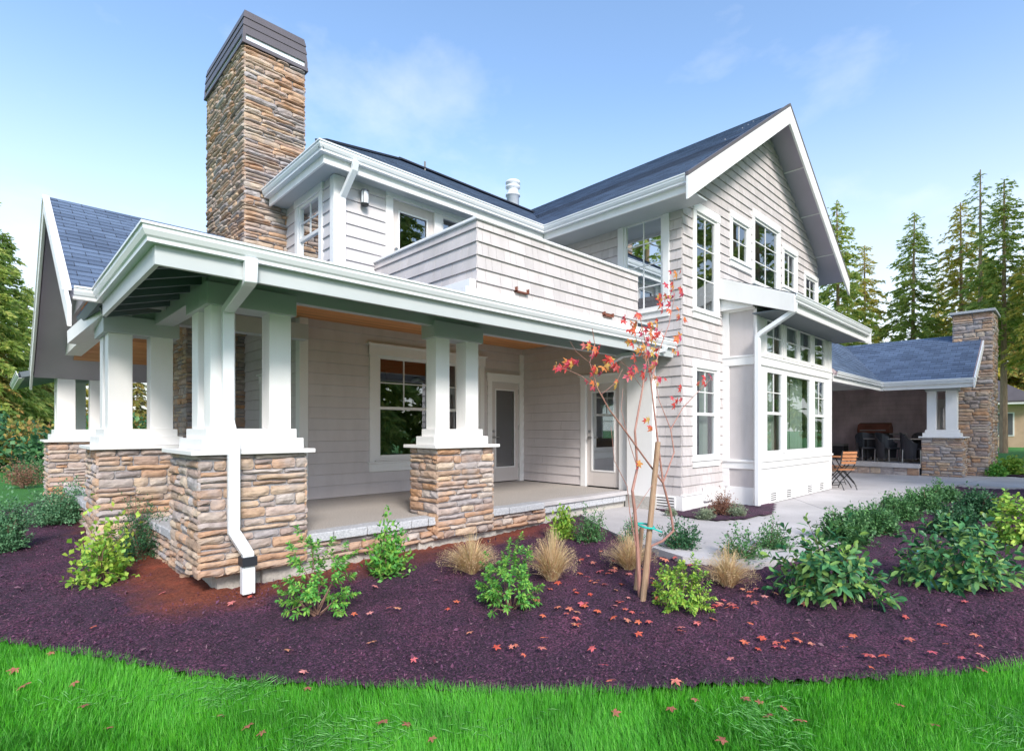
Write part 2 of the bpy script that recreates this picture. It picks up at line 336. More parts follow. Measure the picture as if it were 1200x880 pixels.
def siding(F, u0, u1, z0, z1, holes=(), ex=.175, style='lap', clip=None, name='siding', mat='siding', parent=None, seed=1, tilt=.021, flip=False):
    """lap boards or shingles with their real laps; holes = (u0,u1,z0,z1); clip(z) -> (ua,ub)"""
    q = random.Random(seed); mb = MB(); z = z0; ci = 0
    while z < z1 - 1e-4:
        zt = min(z + ex, z1); cuts = sorted({z, zt} | {h for o in holes for h in (o[2], o[3]) if z < h < zt})
        for a, b in zip(cuts[:-1], cuts[1:]):
            if b - a < .002: continue
            mid = (a + b) / 2; segs = [(u0, u1)]
            for o in holes:
                if o[2] < mid < o[3]:
                    ns = []
                    for s0, s1 in segs:
                        if o[1] <= s0 or o[0] >= s1: ns.append((s0, s1)); continue
                        if o[0] > s0: ns.append((s0, o[0]))
                        if o[1] < s1: ns.append((o[1], s1))
                    segs = ns
            gp = .003 if b == zt else 0; oa = tilt * (1 - (a - z) / ex) + .002; ob = tilt * (1 - (b - z) / ex) + .002
            for s0, s1 in segs:
                pcs = [(s0, s1)]
                qq = random.Random(seed * 1000 + ci)
                if style == 'shingle':
                    pcs = []; x = u0 - qq.random() * .2
                    while x < s1:
                        wd = qq.choice((.10, .13, .16, .2, .24, .3)); e0, e1 = max(x, s0), min(x + wd - .004, s1)
                        if e1 - e0 > .004: pcs.append((e0, e1))
                        x += wd
                elif style == 'lap':
                    pcs = []; x = u0 - qq.random() * 3
                    while x < s1:
                        e0, e1 = max(x, s0), min(x + 3.6 - .002, s1)
                        if e1 - e0 > .004: pcs.append((e0, e1))
                        x += 3.6
                for e0, e1 in pcs:
                    ea0, ea1, eb0, eb1 = e0, e1, e0, e1
                    if clip:
                        ca = clip(a); cb = clip(b); ea0, ea1 = max(e0, ca[0]), min(e1, ca[1]); eb0, eb1 = max(e0, cb[0]), min(e1, cb[1])
                        if ea1 - ea0 < .003: continue
                        if eb1 < eb0: eb0 = eb1 = (max(ea0, min(ea1, (eb0 + eb1) / 2)))
                    B = b - gp; P = [F(ea0, a, oa), F(ea1, a, oa), F(eb1, B, ob), F(eb0, B, ob), F(ea0, a, -.012), F(ea1, a, -.012), F(eb1, b, -.012), F(eb0, b, -.012)]
                    mb.add(P, [(0, 1, 2, 3), (4, 7, 6, 5), (0, 4, 5, 1), (3, 2, 6, 7), (0, 3, 7, 4), (1, 5, 6, 2)])
        z = zt; ci += 1
    return mb.build(name, mat, parent)

def stone_box(name, x0, x1, y0, y1, z0, z1, faces='lf', parent=None, seed=1, rows=(.045, .11), lens=(.13, .46), prot=.035, taper=None):
    """mortar core and irregular ledge stones on its faces; l = -X, f = -Y, r = +X, b = +Y"""
    q = random.Random(seed); mb = MB()
    spec = {'f': (lambda u, z, n: (u, y0 - n, z), x0, x1), 'l': (lambda u, z, n: (x0 - n, u, z), y0, y1),
            'r': (lambda u, z, n: (x1 + n, u, z), y0, y1), 'b': (lambda u, z, n: (u, y1 + n, z), x0, x1)}
    for fc in faces:
        F, a0, a1 = spec[fc]; z = z0; a0 -= .02; a1 += .02
        while z < z1 - .02:
            h = q.uniform(*rows)
            if z1 - z - h < rows[0]: h = z1 - z
            u = a0
            while u < a1 - .01:
                wd = q.uniform(*lens) * (1.1 if h < .08 else .85)
                if a1 - u - wd < lens[0] * .8: wd = a1 - u
                parts_ = [(z, z + h)]
                if h > .095 and q.random() < .3: m_ = z + h * q.uniform(.4, .6); parts_ = [(z, m_), (m_, z + h)]
                for (za, zb) in parts_:
                    g = q.uniform(.0035, .009); pr = prot * q.uniform(.45, 1.15)
                    c = [(u + g, za + g), (u + wd - g, za + g), (u + wd - g, zb - g), (u + g, zb - g)]
                    j = min(.014, (zb - za) * .16); c = [(a + q.uniform(-j * .6, j * .3) , b + q.uniform(-j, j)) for a, b in c]
                    nu, nv = max(3, int(wd / .05)) + 1, 4; o = len(mb.v)
                    ph = q.random() * 9; sk = q.uniform(-.012, .012)
                    for iv in range(nv):
                        for iu in range(nu):
                            s_, t_ = iu / (nu - 1), iv / (nv - 1)
                            uu = (c[0][0] * (1 - s_) + c[1][0] * s_) * (1 - t_) + (c[3][0] * (1 - s_) + c[2][0] * s_) * t_
                            zz_ = (c[0][1] * (1 - s_) + c[1][1] * s_) * (1 - t_) + (c[3][1] * (1 - s_) + c[2][1] * s_) * t_
                            edge = (iu in (0, nu - 1)) or (iv in (0, nv - 1))
                            zz_ += math.sin(ph + uu * 23) * .0035 * (1 if 0 < iu < nu - 1 else 0)
                            if edge:
                                cu_, cz_ = (u + wd / 2, (za + zb) / 2); kk = .07 if (iu in (0, nu - 1) and iv in (0, nv - 1)) else 0
                                zz_ += (cz_ - zz_) * kk; uu += math.copysign(min(.012, wd * .1), cu_ - uu) * (kk > 0) + q.uniform(-.003, .003)
                            n_ = pr * (.5 if edge else 1) + q.uniform(-.004, .004) + sk * (t_ - .5)
                            mb.v.append(F(uu, zz_, n_))
                    for iv in range(nv - 1):
                        for iu in range(nu - 1):
                            k = o + iv * nu + iu; mb.f.append((k, k + 1, k + 1 + nu, k + nu))
                    ring = [iu for iu in range(nu)] + [iv * nu + nu - 1 for iv in range(1, nv)] + [(nv - 1) * nu + iu for iu in range(nu - 2, -1, -1)] + [iv * nu for iv in range(nv - 2, 0, -1)]
                    o2 = len(mb.v)
                    for r_ in ring:
                        s_, t_ = (r_ % nu) / (nu - 1), (r_ // nu) / (nv - 1)
                        mb.v.append(F(u + g + (wd - 2 * g) * s_, za + g + (zb - za - 2 * g) * t_, -.01))
                    nr = len(ring)
                    for i in range(nr): mb.f.append((o + ring[i], o2 + i, o2 + (i + 1) % nr, o + ring[(i + 1) % nr]))
                u += wd
            z += h
    ob = mb.build(name, 'stone', parent)
    e = .004; MB().box(x0 + e, x1 - e, y0 + e, y1 - e, z0 + e, z1 - e).build('mortar_core', 'mortar', ob)
    return ob

def roof(name, el, er, rr, rl, parent=None, ex=.14, th=.10, under='soffit_warm', mat='roof', under_name='roof_deck'):
    """shingle courses on a sloping quad: eave left/right, ridge right/left"""
    el, er, rr, rl = map(Vector, (el, er, rr, rl)); n = (er - el).cross(rl - el if (rl - el).length > .01 else rr - el).normalized()
    if n.z < 0: n = -n
    ud = (er - el).normalized(); up = n.cross(ud).normalized()
    if up.z < 0: up = -up
    Ls = (rl - el).dot(up); Lr = (rr - er).dot(up); Lm = max(Ls, Lr); k = max(1, round(Lm / ex)); mb = MB(); uv = []
    for i in range(k):
        a, b = i / k, (i + 1.0) / k; pts = []
        for t_, lift in ((a, .010), (b, .001)):
            for A, B in ((el, rl), (er, rr)): pts.append(A.lerp(B, t_) + n * lift)
        P = [pts[0], pts[1], pts[3], pts[2], el.lerp(rl, a), er.lerp(rr, a)]
        mb.add(P, [(0, 1, 2, 3), (4, 5, 1, 0)])
        uv += [((p - el).dot(ud) + 50, (p - el).dot(up) * (.14 / ex) + 50) for p in P]
    ob = mb.build(name, mat, parent, uv=uv)
    q = MB(); T = [el, er, rr, rl]; q.add([p - n * .002 for p in T] + [p - n * th for p in T], [(0, 1, 2, 3), (7, 6, 5, 4), (0, 4, 5, 1), (1, 5, 6, 2), (2, 6, 7, 3), (3, 7, 4, 0)])
    q.build(under_name, under, ob)
    return ob

def gutter(name, path, parent, out, h=.125, wd=.12):
    """ogee gutter swept along path of points at its top outer edge; out = outward unit vectors per point"""
    prof = [(0, 0), (0.0, -.018), (-.012, -.022), (-.012, -.05), (-.03, -.085), (-.045, -.10), (-.045, -h), (-wd, -h), (-wd, -.002), (-wd + .006, -.002), (-wd + .006, -h + .006), (-.05, -h + .006), (-.02, -.03), (-.01, -.004)]
    mb = MB(); k = len(prof)
    for p, o in zip(path, out):
        for a, b in prof: mb.v.append((p[0] + o[0] * a, p[1] + o[1] * a, p[2] + b))
    for i in range(len(path) - 1):
        for j in range(k): mb.f.append((i * k + j, i * k + (j + 1) % k, (i + 1) * k + (j + 1) % k, (i + 1) * k + j))
    mb.f.append(tuple(range(k))); mb.f.append(tuple((len(path) - 1) * k + j for j in range(k))[::-1])
    return mb.build(name, 'gutter', parent)

def downspout(pts, parent, name='downspout', wd=.045):
    P = [Vector(pts[0])]
    for a, b, c in zip(pts[:-2], pts[1:-1], pts[2:]):
        a, b, c = Vector(a), Vector(b), Vector(c); P += [b + (a - b).normalized() * .05, b, b + (c - b).normalized() * .05]
    P.append(Vector(pts[-1]))
    return MB().tube(P, 1, 4, rect=(wd, wd * .72)).build(name, 'gutter', parent, bevel=.006)

def window(F, u0, u1, z0, z1, parent, grid=(2, 2), sash=None, casing=.10, head=.13, sill=True, grid_top_only=False, curtain=0, seed=0, flat=False, name='window'):
    """u0..z1 = glass opening incl. sash; casing around it. returns the hole for the siding"""
    m = MB(); c = casing
    if c:
        m.fbox(F, u0 - c, u0, z0, z1, -.02, .034); m.fbox(F, u1, u1 + c, z0, z1, -.02, .034)
        m.fbox(F, u0 - c - (.0 if flat else .02), u1 + c + (.0 if flat else .02), z1, z1 + head, -.02, .042)
        if not flat: m.fbox(F, u0 - c - .045, u1 + c + .045, z1 + head, z1 + head + .03, -.02, .075)
        m.fbox(F, u0 - c, u1 + c, z0 - (.03 if sill else c), z0, -.02, .034 if not sill else .036)
    w_ = m.build(name, 'white', parent, bevel=.003)
    if sill:
        s = MB().fbox(F, u0 - c - .02, u1 + c + .02, z0 - .045, z0 - .03, -.01, .065); s.fbox(F, u0 - c, u1 + c, z0 - .15, z0 - .045, -.01, .038); s.build('window_sill', 'white', w_, bevel=.002)
    t = .045; f = MB(); f.fbox(F, u0, u0 + t, z0, z1, -.05, .012); f.fbox(F, u1 - t, u1, z0, z1, -.05, .012); f.fbox(F, u0 + t, u1 - t, z1 - t, z1, -.05, .010); f.fbox(F, u0 + t, u1 - t, z0, z0 + t * 1.2, -.05, .010)
    if sash: f.fbox(F, u0 + t, u1 - t, sash - .025, sash + .025, -.045, .012)
    f.build('sash', 'white', w_, bevel=.002)
    g0 = sash if (sash and grid_top_only) else z0
    if grid:
        mm = MB(); A = u0 + t; B = u1 - t; Z0 = g0 + (.025 if sash and grid_top_only else t); Z1 = z1 - t
        for i in range(1, grid[0]): x = A + (B - A) * i / grid[0]; mm.fbox(F, x - .008, x + .008, Z0, Z1, -.028, -.006)
        for j in range(1, grid[1]): zz_ = Z0 + (Z1 - Z0) * j / grid[1]; mm.fbox(F, A, B, zz_ - .008, zz_ + .008, -.026, -.004)
        mm.build('muntin', 'white', w_)
    p = MB(); p.add([F(u0 + t * .5, z0 + t * .5, -.017), F(u1 - t * .5, z0 + t * .5, -.017), F(u1 - t * .5, z1 - t * .5, -.017), F(u0 + t * .5, z1 - t * .5, -.017)], [(0, 1, 2, 3)]); p.build('pane', 'glass', w_)
    if curtain:
        q = random.Random(seed); cu = MB()
        for side in (0, 1):
            a = u0 if side == 0 else u1 - (u1 - u0) * curtain; b = a + (u1 - u0) * curtain; n_ = 14
            for i in range(n_ + 1):
                x = a + (b - a) * i / n_; d = -.16 - .03 * math.sin(i * 1.9 + q.random())
                cu.v += [F(x, z0 - .02, d), F(x, z1 + .02, d)]
            o = len(cu.v) - 2 * (n_ + 1)
            for i in range(n_): cu.f.append((o + 2 * i, o + 2 * i + 2, o + 2 * i + 3, o + 2 * i + 1))
        cu.build('curtain', 'curtain', w_)
    return (u0 - .01, u1 + .01, z0 - .02, z1 + .01)

# ---------------------------------------------------------------- plan of the place
XL, YW = 3.40, 8.13            # ground floor: left wall, front (porch) wall
XU, YU = 3.52, 7.25            # upper floor: left wall, front wall
XG, YG = 8.16, 4.46            # gabled wing: left wall, front wall
XR = 11.50; XGR = 2 * XR - XG  # wing ridge and right wall
PATZ = -.275
# lawn / mulch border in the photo, and the beds
edge_px = [(-260, 735), (-120, 742), (0, 752), (60, 765), (130, 775), (220, 795), (300, 803), (400, 806), (500, 809), (600, 812), (700, 813), (800, 809), (900, 805), (1000, 799), (1100, 792), (1200, 783), (1320, 768), (1460, 748)]
edge = [on_g(*p) for p in edge_px]
pat_px = [(706, 618), (742, 634), (800, 652), (880, 660), (940, 652), (985, 636), (1030, 612), (1080, 588), (1122, 568), (1180, 571), (1230, 572), (1330, 572)]
pat = [on_z(u, v, PATZ) for u, v in pat_px]
mulch_poly = [(p.x, p.y) for p in edge] + [(p.x, p.y) for p in reversed(pat)] + [(6.9, 5.6), (1.9, 5.6), (1.9, 8.3), (1.6, 8.3), (1.6, 15), (.8, 15), (-.4, 12.5), (-2.4, 10.5), (-5.0, 8), (-5.0, 4.5), (edge[0].x - .6, edge[0].y + .6)]
bed2 = [on_z(u, v, PATZ) for u, v in [(762, 590), (768, 597), (800, 606), (838, 611), (872, 609), (905, 603), (892, 597), (880, 593)]]
bed2_poly = [(p.x, p.y) for p in bed2[1:6]] + [(10.2, 3.75), (10.05, 3.95), (9.5, 4.6), (8.1, 5.3)]
bed3_poly = [(21.0, 1.0), (21.55, 2.2), (24, 2.0), (27, 1.0), (24, -.2)]
def inside(poly, x, y):
    x = np.asarray(x); y = np.asarray(y); c = np.zeros(x.shape, bool); n = len(poly); j = n - 1
    for i in range(n):
        xi, yi = poly[i]; xj, yj = poly[j]
        if yi != yj:
            k = ((yi > y) != (yj > y)) & (x < (xj - xi) * (y - yi) / (yj - yi) + xi); c ^= k
        j = i
    return c

def sheet(name, poly, h, off, mat, kind, zf=None, amp=0.0):
    P = np.array(poly); x0, y0 = P.min(0); x1, y1 = P.max(0); nx, ny = int((x1 - x0) / h) + 2, int((y1 - y0) / h) + 2
    X, Y = np.meshgrid(x0 + np.arange(nx) * h, y0 + np.arange(ny) * h); Z = (zg(X, Y) if zf is None else np.full(X.shape, zf)) + off
    if amp: Z = Z + amp * (np.sin(X * 2.1 + 1.3 * np.sin(Y * 1.7)) * .5 + np.sin(Y * 3.3 + X * 1.1) * .35) + rng.normal(0, amp * .28, X.shape)
    I = np.arange(nx * ny).reshape(ny, nx); F = np.stack([I[:-1, :-1], I[:-1, 1:], I[1:, 1:], I[1:, :-1]], -1).reshape(-1, 4)
    V = np.stack([X.ravel(), Y.ravel(), Z.ravel()], 1); c = V[F].mean(1); F = F[inside(poly, c[:, 0], c[:, 1])]
    u, inv = np.unique(F, return_inverse=True); o = npmesh(name, V[u], inv.reshape(F.shape), mat, smooth=True); o['kind'] = kind; return o

# ground: one sheet to the horizon, finer near the house
gx = np.concatenate([-np.geomspace(900, 9, 22), np.arange(-8, 30, .5), np.geomspace(31, 900, 22)])
gy = np.concatenate([-np.geomspace(900, 5, 20), np.arange(-4, 18, .5), np.geomspace(19, 900, 22)])
X, Y = np.meshgrid(gx, gy); V = np.stack([X.ravel(), Y.ravel(), zg(X, Y).ravel() - .035], 1)
I = np.arange(X.size).reshape(X.shape); F_ = np.stack([I[:-1, :-1], I[:-1, 1:], I[1:, 1:], I[1:, :-1]], -1).reshape(-1, 4)
tag(npmesh('ground', V, F_, 'ground', smooth=True), kind='structure')
sheet('mulch_bed', mulch_poly, .05, .012, 'mulch', 'structure', amp=.028)
sheet('mulch_bed', bed2_poly, .07, .025, 'mulch', 'structure', zf=PATZ, amp=.008)
sheet('mulch_bed', bed3_poly, .12, .03, 'mulch', 'structure', zf=PATZ, amp=.008)
# patio: concrete slab with saw-cut joints
pp = [(p.x, p.y) for p in pat] + [(27.5, 1.3), (27.5, 9.5), (14.9, 9.5), (14.9, 4.4), (8.2, 4.5), (8.1, 5.6), (6.9, 5.6)]
q_ = MB(); q_.prism([(x, y, PATZ - .2) for x, y in pp], (0, 0, .2)); tag(q_.build('patio', 'concrete'), kind='structure')
q_ = MB()
for a, b in (((8.6, 1.8), (14.2, 5.9)), ((10.9, 2.6), (21.4, 1.55)), ((13.9, 3.8), (16.0, 1.9)), ((16.6, 1.9), (17.6, 4.6))):
    q_.bar((a[0], a[1], PATZ - .0008), (b[0], b[1], PATZ - .0008), .012, .006)
tag(q_.build('patio_joint', 'mortar'), kind='structure')

# ---------------------------------------------------------------- the house
H = empty('house', (8.0, 8.0, 0)); tag(H, 'large taupe craftsman house with wraparound porch, stone piers, balcony and tall front gable', 'house')
def HP(o): return part_at(H, o)
_link = link
def link(name, me, mat, parent=None, bevel=0):
    o = _link(name, me, mat, None, bevel)
    if parent is H or (parent is not None and parent.get('_root')): part_at(parent, o)
    elif parent is not None: o.parent = parent
    return o
FW, FU, FG = fr_front(YW), fr_front(YU), fr_front(YG)
LW, LU, LG = fr_left(XL), fr_left(XU), fr_left(XG)

# --- ground floor porch wall: window pair and glazed door
ax = lambda u, Y, v=480: on_y(u, v, Y).x
ay = lambda u, X, v=480: on_x(u, v, X).y
yz = lambda u, v, Y: on_y(u, v, Y).z
xz = lambda u, v, X: on_x(u, v, X).z
w1a, w1b = ax(442.5, YW), ax(559, YW); wz0, wz1 = yz(445, 537, YW), yz(445, 417, YW); wm = (w1a + w1b) / 2
sashz = yz(445, 478, YW)
h1 = window(FW, w1a, wm - .05, wz0, wz1, H, (2, 2), sash=sashz, grid_top_only=True, casing=.05, head=.16, flat=True)
h2 = window(FW, wm + .05, w1b, wz0, wz1, H, (2, 2), sash=sashz, grid_top_only=True, casing=.05, head=.16, flat=True)
q_ = MB(); q_.fbox(FW, w1a - .16, w1a - .05, wz0 - .05, wz1, -.01, .04); q_.fbox(FW, w1b + .05, w1b + .16, wz0 - .05, wz1, -.01, .04)
q_.fbox(FW, w1a - .18, w1b + .18, wz1, wz1 + .17, .036, .05); q_.fbox(FW, w1a - .21, w1b + .21, wz1 + .17, wz1 + .20, -.01, .08)
q_.fbox(FW, w1a - .2, w1b + .2, wz0 - .08, wz0 - .05, -.01, .07); q_.fbox(FW, w1a - .17, w1b + .17, wz0 - .22, wz0 - .08, -.01, .035); q_.build('window_casing', 'white', H, bevel=.003)
hole1 = (w1a - .1, w1b + .1, wz0 - .03, wz1 + .1)
def door(F, u0, u1, z1, parent, hinge_right=True, lev='l', z0=.02, name='door', head_w=.12):
    d = MB(); d.fbox(F, u0, u1, z0, z1, -.06, -.015); dd = 1
    st = .13 * (u1 - u0) / .9 + .02; g0, g1, gz0, gz1 = u0 + st, u1 - st, z0 + .30, z1 - .17
    d = MB(); d.fbox(F, u0, g0, z0, z1, -.06, -.015); d.fbox(F, g1, u1, z0, z1, -.06, -.015); d.fbox(F, g0, g1, z0, gz0, -.06, -.015); d.fbox(F, g0, g1, gz1, z1, -.06, -.015)
    o = d.build(name, 'door', parent, bevel=.003)
    t = MB(); e = .025; t.fbox(F, g0 - e, g0, gz0, gz1, -.05, -.002); t.fbox(F, g1, g1 + e, gz0, gz1, -.05, -.002); t.fbox(F, g0 - e, g1 + e, gz1, gz1 + e, -.05, -.003); t.fbox(F, g0 - e, g1 + e, gz0 - e, gz0, -.05, -.003); t.build('glass_stop', 'white', o, bevel=.002)
    p = MB(); p.add([F(g0, gz0, -.03), F(g1, gz0, -.03), F(g1, gz1, -.03), F(g0, gz1, -.03)], [(0, 1, 2, 3)]); p.build('pane', 'glass', o)
    hu = u0 + .065 if lev == 'l' else u1 - .065
    k = MB()
    MB().tube([Vector(F(hu, z0 + 1.02, -.016)), Vector(F(hu, z0 + 1.02, .012))], .028, 12).build('deadbolt', 'chrome', o)
    k.tube([Vector(F(hu, z0 + .90, -.016)), Vector(F(hu, z0 + .90, .012))], .03, 12)
    a = Vector(F(hu, z0 + .90, .01)); b = Vector(F(hu, z0 + .90, .05)); c = Vector(F(hu + (.10 if lev == 'l' else -.10), z0 + .905, .05)); k.tube([a, b], .012, 8); k.tube([b, c], .010, 8)
    k.build('handle', 'chrome', o, smooth=False)
    hg = u1 - .002 if lev == 'l' else u0 + .002
    for hz_ in (z0 + .25, z0 + 1.05, z0 + 1.8): MB().tube([F(hg, hz_, -.006), F(hg, hz_ + .1, -.006)], .009, 8).build('hinge', 'chrome', o)
    return (u0 - .03, u1 + .03, z0 - .05, z1 + .02)
d1a, d1b = ax(576, YW), ax(608, YW); d1z = yz(592, 448, YW)
h3 = door(FW, d1a, d1b, d1z, H)
q_ = MB(); q_.fbox(FW, d1a - .12, d1a - .005, 0, d1z, -.07, .03); q_.fbox(FW, d1b + .005, XG - .002, 0, d1z + .60, -.07, .034); q_.fbox(FW, d1a - .14, d1b + .005, d1z, d1z + .14, -.07, .036); q_.fbox(FW, d1a - .16, d1b + .005, d1z + .14, d1z + .165, -.01, .06)
q_.build('door_casing', 'white', H, bevel=.003)
hole3 = (d1a - .06, XG + .1, -.1, d1z + .07)
siding(FW, XL, XG, 0.02, 2.80, [hole1, hole3], parent=H, name='wall', seed=3)
q_ = MB(); q_.fbox(FW, XL - .035, XL + .10, 0.005, 2.79, -.02, .03); q_.box(XL - .033, XL, YW - .028, YW + .12, 0.004, 2.79); q_.build('corner_board', 'white', H, bevel=.003)
q_ = MB(); q_.fbox(FW, XL + .1, d1a - .12, 0.004, .045, -.01, .024); q_.build('base_board', 'siding', H)
# left ground floor wall with a window further back
lwin = (9.0, 9.78, .72, 1.85)
lwa, lwb = ay(307, XL), ay(297, XL)
lh = window(LW, YW + .55, YW + 1.55, .78, 1.86, H, (2, 2), casing=.1)
siding(LW, YW, 17, 0.02, 2.80, [lh], parent=H, name='wall', seed=5)

# --- door wall under the balcony (left wall of the wing) and the wing's left wall above
d2a, d2b = ay(726, XG), ay(687.5, XG); d2z = xz(700, 449.5, XG)
h4 = door(LG, d2a, d2b, d2z, H, lev='r')
q_ = MB(); q_.fbox(LG, d2b + .005, d2b + .13, 0, d2z, -.07, .03); q_.fbox(LG, 5.47, d2a - .005, 0, 2.35, -.07, .03); q_.fbox(LG, d2a - .005, d2b + .14, d2z, d2z + .15, -.07, .034); q_.fbox(LG, d2a - .005, d2b + .17, d2z + .15, d2z + .175, -.01, .06)
q_.build('door_casing', 'white', H, bevel=.003)
hole4 = (5.3, d2b + .07, -.1, d2z + .08)
siding(LG, 5.6, YW, .02, 2.80, [hole4], parent=H, name='wall', seed=8)
# pilaster that ends the porch
pc = ay(769, XG)
q_ = MB(); q_.box(XG - .12, XG - .001, pc, 5.45, PATZ - .2, 2.34); q_.build('pilaster', 'white', H, bevel=.004)
q_ = MB(); q_.box(XG - .15, XG - .001, pc - .03, 5.46, PATZ - .2, -.06); q_.build('pilaster_base', 'foundation', H)
# wing, left wall: big window
gwa, gwb = ay(777.5, XG, 300), ay(731.5, XG, 300); gz1 = xz(777, 250.5, XG); gz0 = xz(778, 361, XG)
h5 = window(LG, gwa, gwb, gz0, gz1, H, (2, 4), casing=.12, head=.17, seed=4)
siding(LG, YG, 5.6, -.02, 2.72, [(pc, 5.6, -.5, 2.36)], style='shingle', ex=.165, parent=H, name='wall', seed=9, mat='shingle')
siding(LG, YG, 8.4, 2.72, 5.1, [h5], style='shingle', ex=.165, parent=H, name='wall', seed=10, mat='shingle')
# wing front wall
pitch = .66; apz = 7.42
gx_ = lambda u, v=300: on_y(u, v, YG).x
gzz = lambda u, v: on_y(u, v, YG).z
def gableclip(z):
    hw = (apz - z) / pitch; return (XR - hw, XR + hw)
holes = []
holes.append(window(FG, gx_(814.5), gx_(838.5), gzz(815, 363), gzz(815, 248), H, (2, 3), casing=.11, head=.15, flat=True))
holes.append(window(FG, gx_(857), gx_(876), gzz(857, 303), gzz(857, 256), H, (2, 2), casing=.10, head=.13, flat=True))
holes.append(window(FG, gx_(883), gx_(911), gzz(883, 331), gzz(883, 255), H, (2, 3), casing=.10, head=.15, flat=True))
holes.append(window(FG, gx_(917.5), gx_(931.5), gzz(918, 336), gzz(918, 293), H, (2, 2), casing=.10, head=.13, flat=True))
holes.append(window(FG, gx_(943), gx_(956), gzz(943, 350), gzz(943, 323), H, (2, 2), casing=.09, head=.1, flat=True))
holes.append(window(FG, gx_(814.5), gx_(838.5), gzz(815, 537), gzz(815, 431), H, (2, 2), sash=gzz(815, 485), grid_top_only=True, casing=.11, head=.15, flat=True, curtain=.38, seed=9))
siding(FG, XG, XGR, -.02, apz, holes, style='shingle', ex=.165, clip=gableclip, parent=H, name='wall', seed=12, mat='shingle')
q_ = MB(); q_.fbox(FG, XG - .02, XGR, PATZ + .01, -.02, -.02, .03); q_.box(XG - .03, XG, YG - .028, 5.0, PATZ + .01, -.021)
q_.fbox(FG, XG - .03, XGR, -.02, .0, -.02, .045); q_.build('skirt_board', 'white', H, bevel=.003)
siding(fr_left(XGR), YG, 9, 0, 5, name='wall', parent=H, style='lap')
# foundation vents with louvres
def vent(F, u0, u1, z0, z1, parent=None, name='foundation_vent'):
    o = MB().fbox(F, u0, u1, z0, z1, .028, .040).build(name, 'white', parent or H, bevel=.002); s = MB(); n = 4
    for i in range(n): z = z0 + (z1 - z0) * (i + .5) / n; s.fbox(F, u0 + .02, u1 - .02, z - .009, z + .007, .036, .0425)
    s.build('louvre', 'black', o)
vent(LG, ay(792.5, XG), ay(770, XG), -.22, -.04); 
# outlet box and meter stub on the wing front
q_ = MB(); q_.fbox(FG, gx_(822), gx_(832), gzz(822, 587), gzz(822, 571), .02, .09); q_.build('outlet_box', 'white', H, bevel=.006)

# --- wing roof, rakes, gutter
ov = .77; YF = 4.0; ez = 7.55 - (XR - (XG - ov)) * pitch
eL, eR = XG - ov + .06, 2 * XR - (XG - ov + .06)
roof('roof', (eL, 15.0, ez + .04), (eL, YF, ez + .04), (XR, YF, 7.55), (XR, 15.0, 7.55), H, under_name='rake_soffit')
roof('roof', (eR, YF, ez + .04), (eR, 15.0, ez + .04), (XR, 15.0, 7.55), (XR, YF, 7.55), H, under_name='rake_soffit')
q_ = MB()
for sx in (-1, 1):
    e = XR + sx * (XR - (XG - ov)); top = (XR, 7.53); bot = (e, 7.53 - (XR - (XG - ov)) * pitch)
    q_.prism([(top[0], YF - .02, top[1]), (bot[0], YF - .02, bot[1]), (bot[0], YF - .02, bot[1] - .36), (top[0] - sx * 0, YF - .02, top[1] - .36)][::sx], (0, -.04, 0))
q_.build('rake_board', 'white', H, bevel=.004)
q_ = MB()
for sx in (-1, 1):
    e = XR + sx * (XR - (XG - ov))
    q_.prism([(XR, YF - .065, 7.575), (e, YF - .065, 7.575 - (XR - (XG - ov)) * pitch), (e, YF - .065, 7.515 - (XR - (XG - ov)) * pitch), (XR, YF - .065, 7.515)], (0, .05, 0))
q_.build('rake_trim', 'metal', H)
# lookout lines under the rake
q_ = MB()
for sx in (-1, 1):
    for k in (1.1, 2.15, 3.2):
        x = XR + sx * k; z = 7.55 - k * pitch - .12; q_.box(x - .02, x + .02, YF + .02, YG - .02, z - .012, z + .004)
q_.build('lookout', 'white', H)
# upper eave gutters: round the upper porch roof and down the wing valley
UZ = 4.86; UGY, UGX = 6.82, 3.09; VX = 7.39
gutter('gutter', [(UGX, 8.9, UZ), (UGX, UGY, UZ), (VX, UGY, UZ), (VX, YF, UZ)], H, [(-1, 0), (-1, -1), (-1, -1), (-1, 0)])
q_ = MB(); fz0, fz1 = UZ - .24, UZ - .02
q_.box(UGX + .12, UGX + .15, UGY + .15, 8.9, fz0, fz1); q_.box(UGX + .12, VX + .12, UGY + .12, UGY + .15, fz0, fz1); q_.box(VX + .12, VX + .15, YF, UGY + .12, fz0, fz1); q_.build('fascia', 'white', H, bevel=.003)
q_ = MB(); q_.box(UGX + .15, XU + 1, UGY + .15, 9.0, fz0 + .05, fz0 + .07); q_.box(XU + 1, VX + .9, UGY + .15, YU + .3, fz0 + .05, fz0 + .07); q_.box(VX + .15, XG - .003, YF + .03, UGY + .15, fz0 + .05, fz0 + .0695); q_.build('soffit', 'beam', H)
# upper hip roof
us = .62; ry = 9.96; rz = UZ - .02 + us * (ry - UGY); rx = UGX + (ry - UGY)
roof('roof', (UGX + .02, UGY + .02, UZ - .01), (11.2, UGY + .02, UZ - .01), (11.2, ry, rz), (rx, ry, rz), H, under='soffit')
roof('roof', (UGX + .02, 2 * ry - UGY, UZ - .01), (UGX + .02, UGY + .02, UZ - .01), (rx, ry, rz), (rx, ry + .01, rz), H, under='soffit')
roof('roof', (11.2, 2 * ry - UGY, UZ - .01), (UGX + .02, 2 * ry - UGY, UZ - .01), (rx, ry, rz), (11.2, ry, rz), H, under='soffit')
q_ = MB(); q_.bar((UGX + .05, UGY + .05, UZ + .01), (rx, ry, rz + .02), .16, .03); q_.bar((rx, ry, rz + .02), (11.2, ry, rz + .02), .16, .03); q_.build('hip_cap', 'roof', H)
